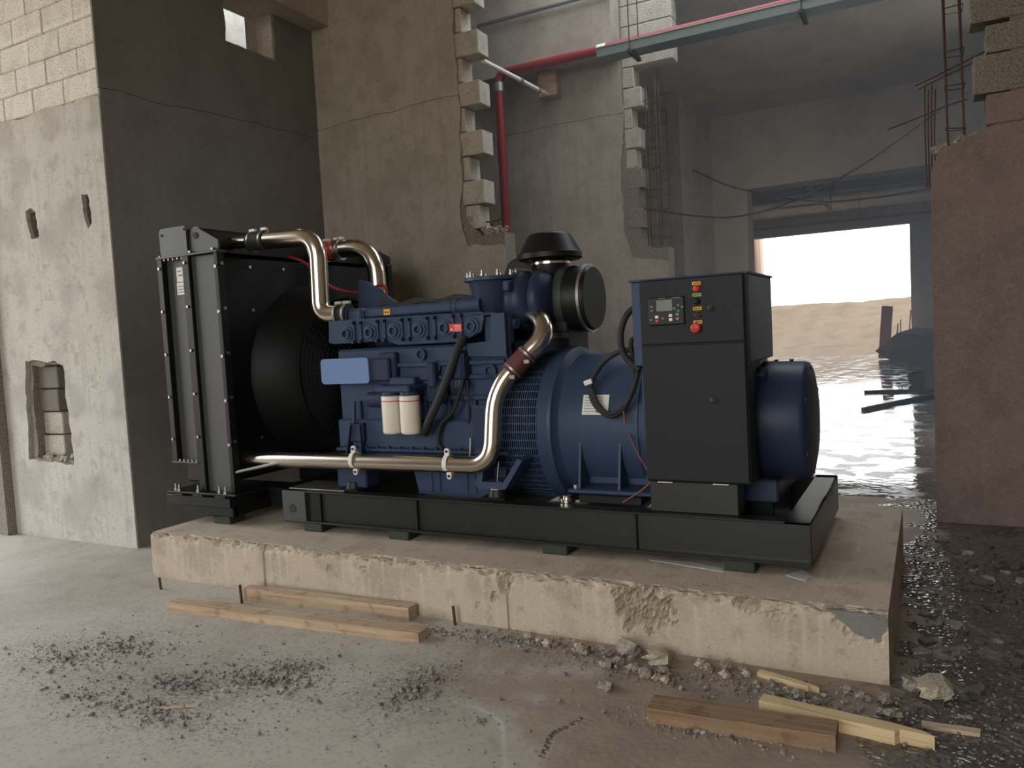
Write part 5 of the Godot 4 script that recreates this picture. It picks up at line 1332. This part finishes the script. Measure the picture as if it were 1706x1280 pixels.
func cabinet(g: Node) -> void:
	var cb := gpart(g, "control_cabinet", "cabinet", func(m: MB) -> void:
		m.span(Vector3(-1.29, 0.715, -3.95), Vector3(-0.768, 1.735, -3.80), 0.006), "dark grey control cabinet")
	gpart(cb, "door", "cabinet", func(m: MB) -> void: m.span(Vector3(-1.283, 0.725, -3.80), Vector3(-0.775, 1.405, -3.788), 0.003))
	gpart(cb, "control_panel", "cabinet", func(m: MB) -> void: m.span(Vector3(-1.283, 1.412, -3.80), Vector3(-0.775, 1.728, -3.788), 0.003))
	gpart(cb, "stand", "rail_paint", func(m: MB) -> void: m.span(Vector3(-1.28, 0.557, -3.95), Vector3(-0.835, 0.715, -3.81), 0.004))
	gpart(cb, "hinge_bar", "dull_steel", func(m: MB) -> void:
		for x in [-1.23, -0.95]: m.cyl(Vector3(x, 0.712, -3.796), Vector3(x + 0.075, 0.712, -3.796), 0.006, 8)
		for x in [-1.2, -0.92]: m.cyl(Vector3(x - 0.03, 0.712, -3.796), Vector3(x - 0.022, 0.712, -3.796), 0.009, 8))
	var dp := gpart(cb, "controller", "panel_black", func(m: MB) -> void: m.span(Vector3(-1.24, 1.505, -3.79), Vector3(-1.055, 1.645, -3.776), 0.006), "black control module with a small screen")
	gpart(dp, "screen", "glass_grey", func(m: MB) -> void: m.span(Vector3(-1.195, 1.575, -3.776), Vector3(-1.115, 1.63, -3.774)))
	gpart(dp, "print", "print_grey", func(m: MB) -> void:
		m.span(Vector3(-1.185, 1.637, -3.776), Vector3(-1.15, 1.641, -3.775)); m.span(Vector3(-1.12, 1.636, -3.776), Vector3(-1.075, 1.640, -3.775))
		for q in [[-1.085, 1.60], [-1.105, 1.585], [-1.065, 1.59], [-1.085, 1.572], [-1.22, 1.6], [-1.22, 1.58], [-1.225, 1.535], [-1.165, 1.54]]: m.span(Vector3(q[0] - 0.006, q[1] - 0.005, -3.776), Vector3(q[0] + 0.006, q[1] + 0.005, -3.774)))
	for q in [[-1.195, 1.528, "stop_red"], [-1.195, 1.548, "key_white"], [-1.125, 1.551, "key_white"], [-1.125, 1.531, "key_white"], [-1.09, 1.555, "key_teal"], [-1.09, 1.534, "stop_red"]]:
		gpart(dp, "key", q[2], func(m: MB) -> void: m.span(Vector3(q[0] - 0.009, q[1] - 0.007, -3.776), Vector3(q[0] + 0.009, q[1] + 0.007, -3.772), 0.002))
	for q in [[1.70, "label_yellow"], [1.644, "label_green"], [1.578, "label_yellow"], [1.512, "label_yellow"]]:
		gpart(cb, "legend_plate", q[1], func(m: MB) -> void: m.span(Vector3(-1.015, q[0] - 0.008, -3.788), Vector3(-0.973, q[0] + 0.008, -3.785)))
		gpart(cb, "legend_print", "wire", func(m: MB) -> void:
			for k in 4: m.span(Vector3(-1.009 + 0.008 * k, q[0] - 0.004, -3.785), Vector3(-1.004 + 0.008 * k, q[0] + 0.004, -3.7845)))
	gpart(cb, "indicator_lamp", "label_red", func(m: MB) -> void:
		m.lathe(Vector3(-0.994, 1.674, -3.788), Vector3.BACK, [Vector2(0, 0.017), Vector2(0.012, 0.016), Vector2(0.018, 0.008), Vector2(0.02, 0)], 20), "red indicator lamp")
	gpart(cb, "indicator_lamp", "cabinet", func(m: MB) -> void:
		m.lathe(Vector3(-0.994, 1.612, -3.788), Vector3.BACK, [Vector2(0, 0.017), Vector2(0.012, 0.016), Vector2(0.018, 0.008), Vector2(0.02, 0)], 20), "dark indicator lamp")
	for q in [[-0.994, 1.547], [-0.928, 1.577], [-0.932, 1.131]]:
		gpart(cb, "key_lock", "steel", func(m: MB) -> void:
			m.lathe(Vector3(q[0], q[1], -3.788), Vector3.BACK, [Vector2(0, 0.017), Vector2(0.008, 0.017), Vector2(0.012, 0.013), Vector2(0.012, 0.013), Vector2(0.008, 0.01), Vector2(0.008, 0)], 20))
		gpart(cb, "key_slot", "rubber", func(m: MB) -> void: m.cyl(Vector3(q[0], q[1], -3.78), Vector3(q[0], q[1], -3.777), 0.008, 12))
	gpart(cb, "emergency_stop", "stop_red", func(m: MB) -> void:
		m.lathe(Vector3(-1.0, 1.484, -3.788), Vector3.BACK, [Vector2(0, 0.012), Vector2(0.02, 0.012), Vector2(0.02, 0.024), Vector2(0.032, 0.023), Vector2(0.036, 0.016), Vector2(0.038, 0)], 24), "red mushroom stop button")
	gpart(cb, "speaker_holes", "rubber", func(m: MB) -> void:
		for k in 20: m.cyl(Vector3(-0.895 + 0.014 * (k % 5), 1.60 + 0.014 * (k / 5), -3.788), Vector3(-0.895 + 0.014 * (k % 5), 1.60 + 0.014 * (k / 5), -3.7875), 0.003, 6)
		for x in [-0.875, -0.82]: m.cyl(Vector3(x, 1.58, -3.788), Vector3(x, 1.58, -3.783), 0.007, 10)).set_meta("kind", "stuff")

# ---------- things lying about
func board(called: String, a: Vector2, b: Vector2, w: float, h: float, m: Material, label: String, sd: int, y := 0.0, tip := 0.0, group := "") -> void:
	# a length of timber from a to b (x, z), sawn or splintered at its far end
	var o := base(called, Vector3((a.x + b.x) / 2, y, (a.y + b.y) / 2))
	tag(o, label, "timber", group)
	var d := (b - a)
	o.rotation.y = -atan2(d.y, d.x)
	var l := d.length()
	var poly: PackedVector2Array
	if tip > 0.0:
		poly = rag([Vector2(-l / 2, -w / 2), Vector2(l / 2 - tip, -w / 2), Vector2(l / 2 - tip * 0.9, -w * 0.1), Vector2(l / 2, 0.0), Vector2(l / 2 - tip * 0.3, w * 0.35), Vector2(l / 2 - tip * 1.3, w / 2), Vector2(-l / 2, w / 2)], 0.05, 0.002, sd, [0, 5])
	else:
		poly = rag([Vector2(-l / 2, -w / 2), Vector2(l / 2, -w / 2), Vector2(l / 2 + 0.006, w / 2), Vector2(-l / 2, w / 2)], 0.06, 0.003, sd, [0, 2])
	var mb := MB.new()
	mb.ext(poly, Transform3D(Basis(Vector3.RIGHT, Vector3.FORWARD, Vector3.UP), Vector3(0, h, 0)), h)
	var i := MeshInstance3D.new()
	i.name = "beam"
	i.mesh = mb.mesh()
	i.material_override = m
	o.add_child(i)

func debris() -> void:
	var r := RandomNumberGenerator.new()
	r.seed = 505
	board("timber_beam", Vector2(-3.95, -2.99), Vector2(-2.26, -3.12), 0.095, 0.052, M.timber, "longer weathered timber beam lying on the floor before the plinth", 1)
	board("timber_beam", Vector2(-3.65, -3.275), Vector2(-2.48, -3.335), 0.07, 0.075, M.timber, "shorter timber beam lying between the longer beam and the plinth", 2)
	board("timber_beam", Vector2(-0.975, -2.80), Vector2(-0.315, -2.845), 0.115, 0.06, M.dirty_timber, "thick dirty broken timber lying in the mud with crumbs along it", 3)
	board("timber_beam", Vector2(-0.60, -3.01), Vector2(-0.01, -2.93), 0.062, 0.05, M.fresh_timber, "pale sawn timber with a splintered end beside the dirty timber", 4, 0.0, 0.12)
	board("timber_lath", Vector2(-0.665, -3.305), Vector2(-0.415, -3.225), 0.03, 0.022, M.fresh_timber, "thin pale lath lying in the rubble at the plinth's foot", 5, 0.0, 0.04)
	board("timber_lath", Vector2(-0.32, -2.99), Vector2(-0.08, -3.02), 0.02, 0.012, M.fresh_timber, "short pale splinter lying behind the splintered timber", 6)
	board("timber_lath", Vector2(-0.05, -3.09), Vector2(0.13, -3.10), 0.035, 0.015, M.timber, "small brown scrap of wood lying in the wet mud", 7)
	board("timber_lath", Vector2(-2.93, -2.06), Vector2(-2.76, -2.17), 0.009, 0.009, M.timber, "thin dark twig lying among the gravel", 8)
	# rubble at the foot of the plinth
	var forms := []
	for k in 9: forms.append(stone_mesh(300 + k, Vector3(1, r.randf_range(0.45, 0.7), r.randf_range(0.6, 1.0)), 0.38))
	var rub := func(x: float, z: float, s: float, m: Material, label: String, group: String, k: int, squash := 1.0) -> void:
		var o := MeshInstance3D.new()
		o.name = numbered("concrete_chunk")
		add_child(o)
		o.mesh = forms[k % 9]
		o.material_override = m
		o.transform = Transform3D(Basis(Vector3.UP, r.randf() * TAU) * Basis.from_scale(Vector3(s, s * squash, s)), Vector3(x, s * 0.2 * squash, z))
		tag(o, label, "rubble", group)
	rub.call(-1.245, -3.30, 0.15, M.stone, "rough porous concrete chunk against the plinth beside the flat pale slab", "", 0)
	rub.call(-1.095, -3.285, 0.15, M.pale_stone, "pale flat slab of broken plaster leaning at the plinth's foot", "", 1, 0.8)
	rub.call(-1.22, -2.95, 0.085, M.stone, "lone grey chunk lying out on the floor away from the plinth", "", 2)
	rub.call(-0.02, -3.36, 0.2, M.pale_stone, "largest pale lump of concrete at the plinth's wet corner", "", 3, 0.8)
	rub.call(-0.09, -3.40, 0.1, M.stone, "grey chunk leaning against the largest pale lump", "", 4)
	for k in 46:
		var t := k / 45.0
		var x := lerpf(-1.75, -0.1, t) + r.randf_range(-0.04, 0.04)
		var z := -3.33 + r.randf_range(0.0, 0.16) * (0.4 + t)
		if absf(x + 1.245) < 0.1 or absf(x + 1.095) < 0.1 or absf(x + 0.05) < 0.12: z += 0.12
		rub.call(x, z, r.randf_range(0.03, 0.075), M.stone if r.randf() < 0.6 else M.pale_stone, "small broken piece of concrete strewn along the foot of the plinth", "rubble along the plinth", k)
	var shards := []
	for k in 8:  # thin angular flakes
		var p := PackedVector2Array()
		var nn := 4 + k % 3
		for j in nn:
			var a := TAU * (j + r.randf_range(-0.3, 0.3)) / nn
			p.append(Vector2(cos(a), sin(a) * 0.7) * r.randf_range(0.35, 0.6))
		var mf := MB.new()
		mf.ext(p, Transform3D(Basis(Vector3.RIGHT, Vector3.FORWARD, Vector3.UP), Vector3(0, 0.06, 0)), 0.18)
		shards.append(mf.mesh())
	for k in 60:
		var z := lerpf(-5.9, -3.1, r.randf())
		var o := MeshInstance3D.new()
		o.name = numbered("concrete_shard")
		add_child(o)
		o.mesh = shards[k % 8]
		o.material_override = M.wet_stone if k % 5 else M.stone
		var sz := r.randf_range(0.035, 0.11)
		o.transform = Transform3D(Basis(Vector3.UP, r.randf() * TAU) * Basis(Vector3.RIGHT, r.randf_range(-0.2, 0.2)) * Basis.from_scale(Vector3.ONE * sz), Vector3(r.randf_range(-0.1, 0.45) + (0.1 if z > -3.6 else 0.0), 0.1 * sz, z))
		tag(o, "flat shard lying in the wet mud beside the plinth's end", "rubble", "shards in the mud")
	# gravel
	var gm := stone_mesh(320, Vector3(1, 0.75, 0.85), 0.3)
	var spots := [[-3.70, -2.47, 0.24, 0.12, 320], [-3.85, -2.27, 0.25, 0.09, 220], [-2.72, -2.46, 0.22, 0.1, 340], [-2.64, -2.62, 0.16, 0.08, 260], [-2.99, -2.29, 0.16, 0.06, 240], [-2.9, -2.06, 0.26, 0.07, 260], [-1.98, -2.66, 0.10, 0.16, 380], [-2.2, -3.22, 0.3, 0.05, 160], [-1.75, -3.27, 0.35, 0.07, 420], [-3.3, -2.05, 0.3, 0.12, 120], [-1.1, -3.15, 0.5, 0.12, 480], [-0.55, -3.15, 0.4, 0.12, 420], [-0.75, -2.75, 0.3, 0.05, 200], [-2.6, -2.5, 1.1, 0.5, 260], [-1.6, -2.5, 0.8, 0.4, 60]]
	var dry := []
	for s in spots:
		for k in s[4]:
			var a := r.randf() * TAU
			var q := absf(r.randfn(0.0, 0.9))
			dry.append([s[0] + cos(a) * q * s[2], s[1] + sin(a) * q * s[3], r.randf_range(0.005, 0.012) * (1.0 if r.randf() < 0.88 else 2.2)])
	gravel(dry, gm, "loose gravel and crumbs of mortar strewn in patches over the dusty floor", 1, Color(0.12, 0.105, 0.09), Color(0.36, 0.33, 0.29), M.gravel_grey)
	var wet := []
	for k in 1500: wet.append([r.randf_range(-0.14, 0.9), lerpf(-6.1, -2.5, pow(r.randf(), 0.6)), r.randf_range(0.006, 0.02)])
	gravel(wet, gm, "wet gravel and grit in the mud between the plinth and brown wall", 2, Color(0.05, 0.045, 0.04), Color(0.16, 0.145, 0.125), M.wet_gravel)
	# torn packing film left under the frame
	for q in [[[Vector2(-1.30, -3.80), Vector2(-1.0, -3.74), Vector2(-0.90, -3.72), Vector2(-0.93, -3.78), Vector2(-1.1, -3.83)], "torn strip of white film on the plinth under the long rail"], [[Vector2(-0.62, -3.76), Vector2(-0.52, -3.70), Vector2(-0.5, -3.78), Vector2(-0.56, -3.86)], "small scrap of white film under the frame's corner"]]:
		var mf := MB.new()
		mf.ext(rag(q[0], 0.03, 0.004, 71, [0, 1, 2, 3]), Transform3D(Basis(Vector3.RIGHT, Vector3(0, 0, 1), Vector3.DOWN), Vector3(0, 0.3005, 0)), 0.002)
		tag(obj("plastic_scrap", mf, M.film), q[1], "plastic")
	# bars left standing in the floor
	for q in [[-4.353, -3.214, 0.075, "short steel stub in the floor near the plinth's pale end"], [-3.616, -3.2, 0.11, "short black steel stub standing at the end of the timber beams"], [-2.216, -3.345, 0.1, "short steel stub in the gravel by the plinth's middle"]]:
		var mb := MB.new()
		mb.tube([Vector3(q[0], 0, q[1]), Vector3(q[0] - 0.006, q[2], q[1])], 0.008, 8)
		tag(obj("steel_stub", mb, M.rust), q[3], "rebar")
	# things far down the passage
	var bk := base("clay_pot", Vector3(-0.3, 0, -18.4))
	tag(bk, "brown pot standing tilted on the wet passage floor", "pot")
	var mb := MB.new()
	mb.lathe(Vector3(-0.25, 0.14, -18.4), Vector3(-0.25, 1, 0.1), [Vector2(-0.16, 0), Vector2(-0.16, 0.1), Vector2(-0.05, 0.17), Vector2(0.08, 0.18), Vector2(0.12, 0.15), Vector2(0.12, 0.13), Vector2(0.06, 0.15), Vector2(-0.1, 0.08), Vector2(-0.1, 0)], 20)
	obj("body", mb, M.terracotta, bk)
	for q in [[Vector2(-1.14, -16.5), Vector2(0.3, -16.75), "thinner stick lying across the wet passage floor"], [Vector2(-0.95, -13.4), Vector2(0.25, -16.2), "long dark pole lying on the wet passage floor"]]:
		board("floor_pole", q[0], q[1], 0.06, 0.05, M.wire, q[2], 9)
	var hp := stone_mesh(333, Vector3(2.3, 1.5, 1.5), 0.3)
	var ho := MeshInstance3D.new(); ho.name = "rubbish_heap"; add_child(ho); ho.mesh = hp; ho.material_override = M.rust; ho.position = Vector3(-0.4, 0.32, -27.9)
	tag(ho, "dark rubbish heap at the foot of the gateway column", "heap")
	for k in 12:
		mb = MB.new()
		var p := Vector3(-1.0 + 0.11 * k, 0.0, -29.2 - 0.12 * (k % 4))
		mb.tube([p, p + Vector3(r.randf_range(-0.1, 0.12) * (1 + k % 3), r.randf_range(0.9, 1.7), 0.02)], 0.022, 5)
		tag(obj("branch", mb, M.stick), "pale stick leaning on the rubbish heap by the gateway column", "stick", "sticks on the rubbish heap")
	mb = MB.new(); mb.box(Vector3(-1.3, 0.9, -28.9), Vector3(0.34, 1.75, 0.05), 0.005, Basis(Vector3.BACK, -0.08))
	tag(obj("red_panel", mb, M.red_board), "red board standing upright beside the rubbish heap", "board")

func gravel(list: Array, m: Mesh, label: String, sd: int, dark: Color, light: Color, mat_: StandardMaterial3D) -> void:
	var r := RandomNumberGenerator.new()
	r.seed = sd
	mat_.vertex_color_use_as_albedo = true
	mat_.albedo_color = Color.WHITE
	var mm := MultiMesh.new()
	mm.transform_format = MultiMesh.TRANSFORM_3D
	mm.use_colors = true
	mm.mesh = m
	mm.instance_count = list.size()
	for i in list.size():
		var q: Array = list[i]
		mm.set_instance_transform(i, Transform3D(Basis(Vector3(r.randf() - 0.5, 1, r.randf() - 0.5).normalized(), r.randf() * TAU).scaled(Vector3.ONE * q[2]), Vector3(q[0], q[2] * 0.25, q[1])))
		mm.set_instance_color(i, dark.lerp(light, r.randf()))
	var o := MultiMeshInstance3D.new()
	o.name = numbered("gravel")
	o.multimesh = mm
	o.material_override = mat_
	add_child(o)
	tag(o, label, "gravel", "", "stuff")

func haze() -> void:
	# damp dusty air in the passage, lit from the gateway
	var f := FogVolume.new()
	f.name = "passage_haze"
	f.size = Vector3(7.2, 5.1, 23.6)
	f.position = Vector3(-2.5, 2.6, -18.3)
	var m := FogMaterial.new()
	m.albedo = Color(0.9, 0.92, 0.95)
	m.density = 0.03
	f.material = m
	add_child(f)
	tag(f, "thin damp haze hanging in the passage before the gateway", "haze", "", "stuff")
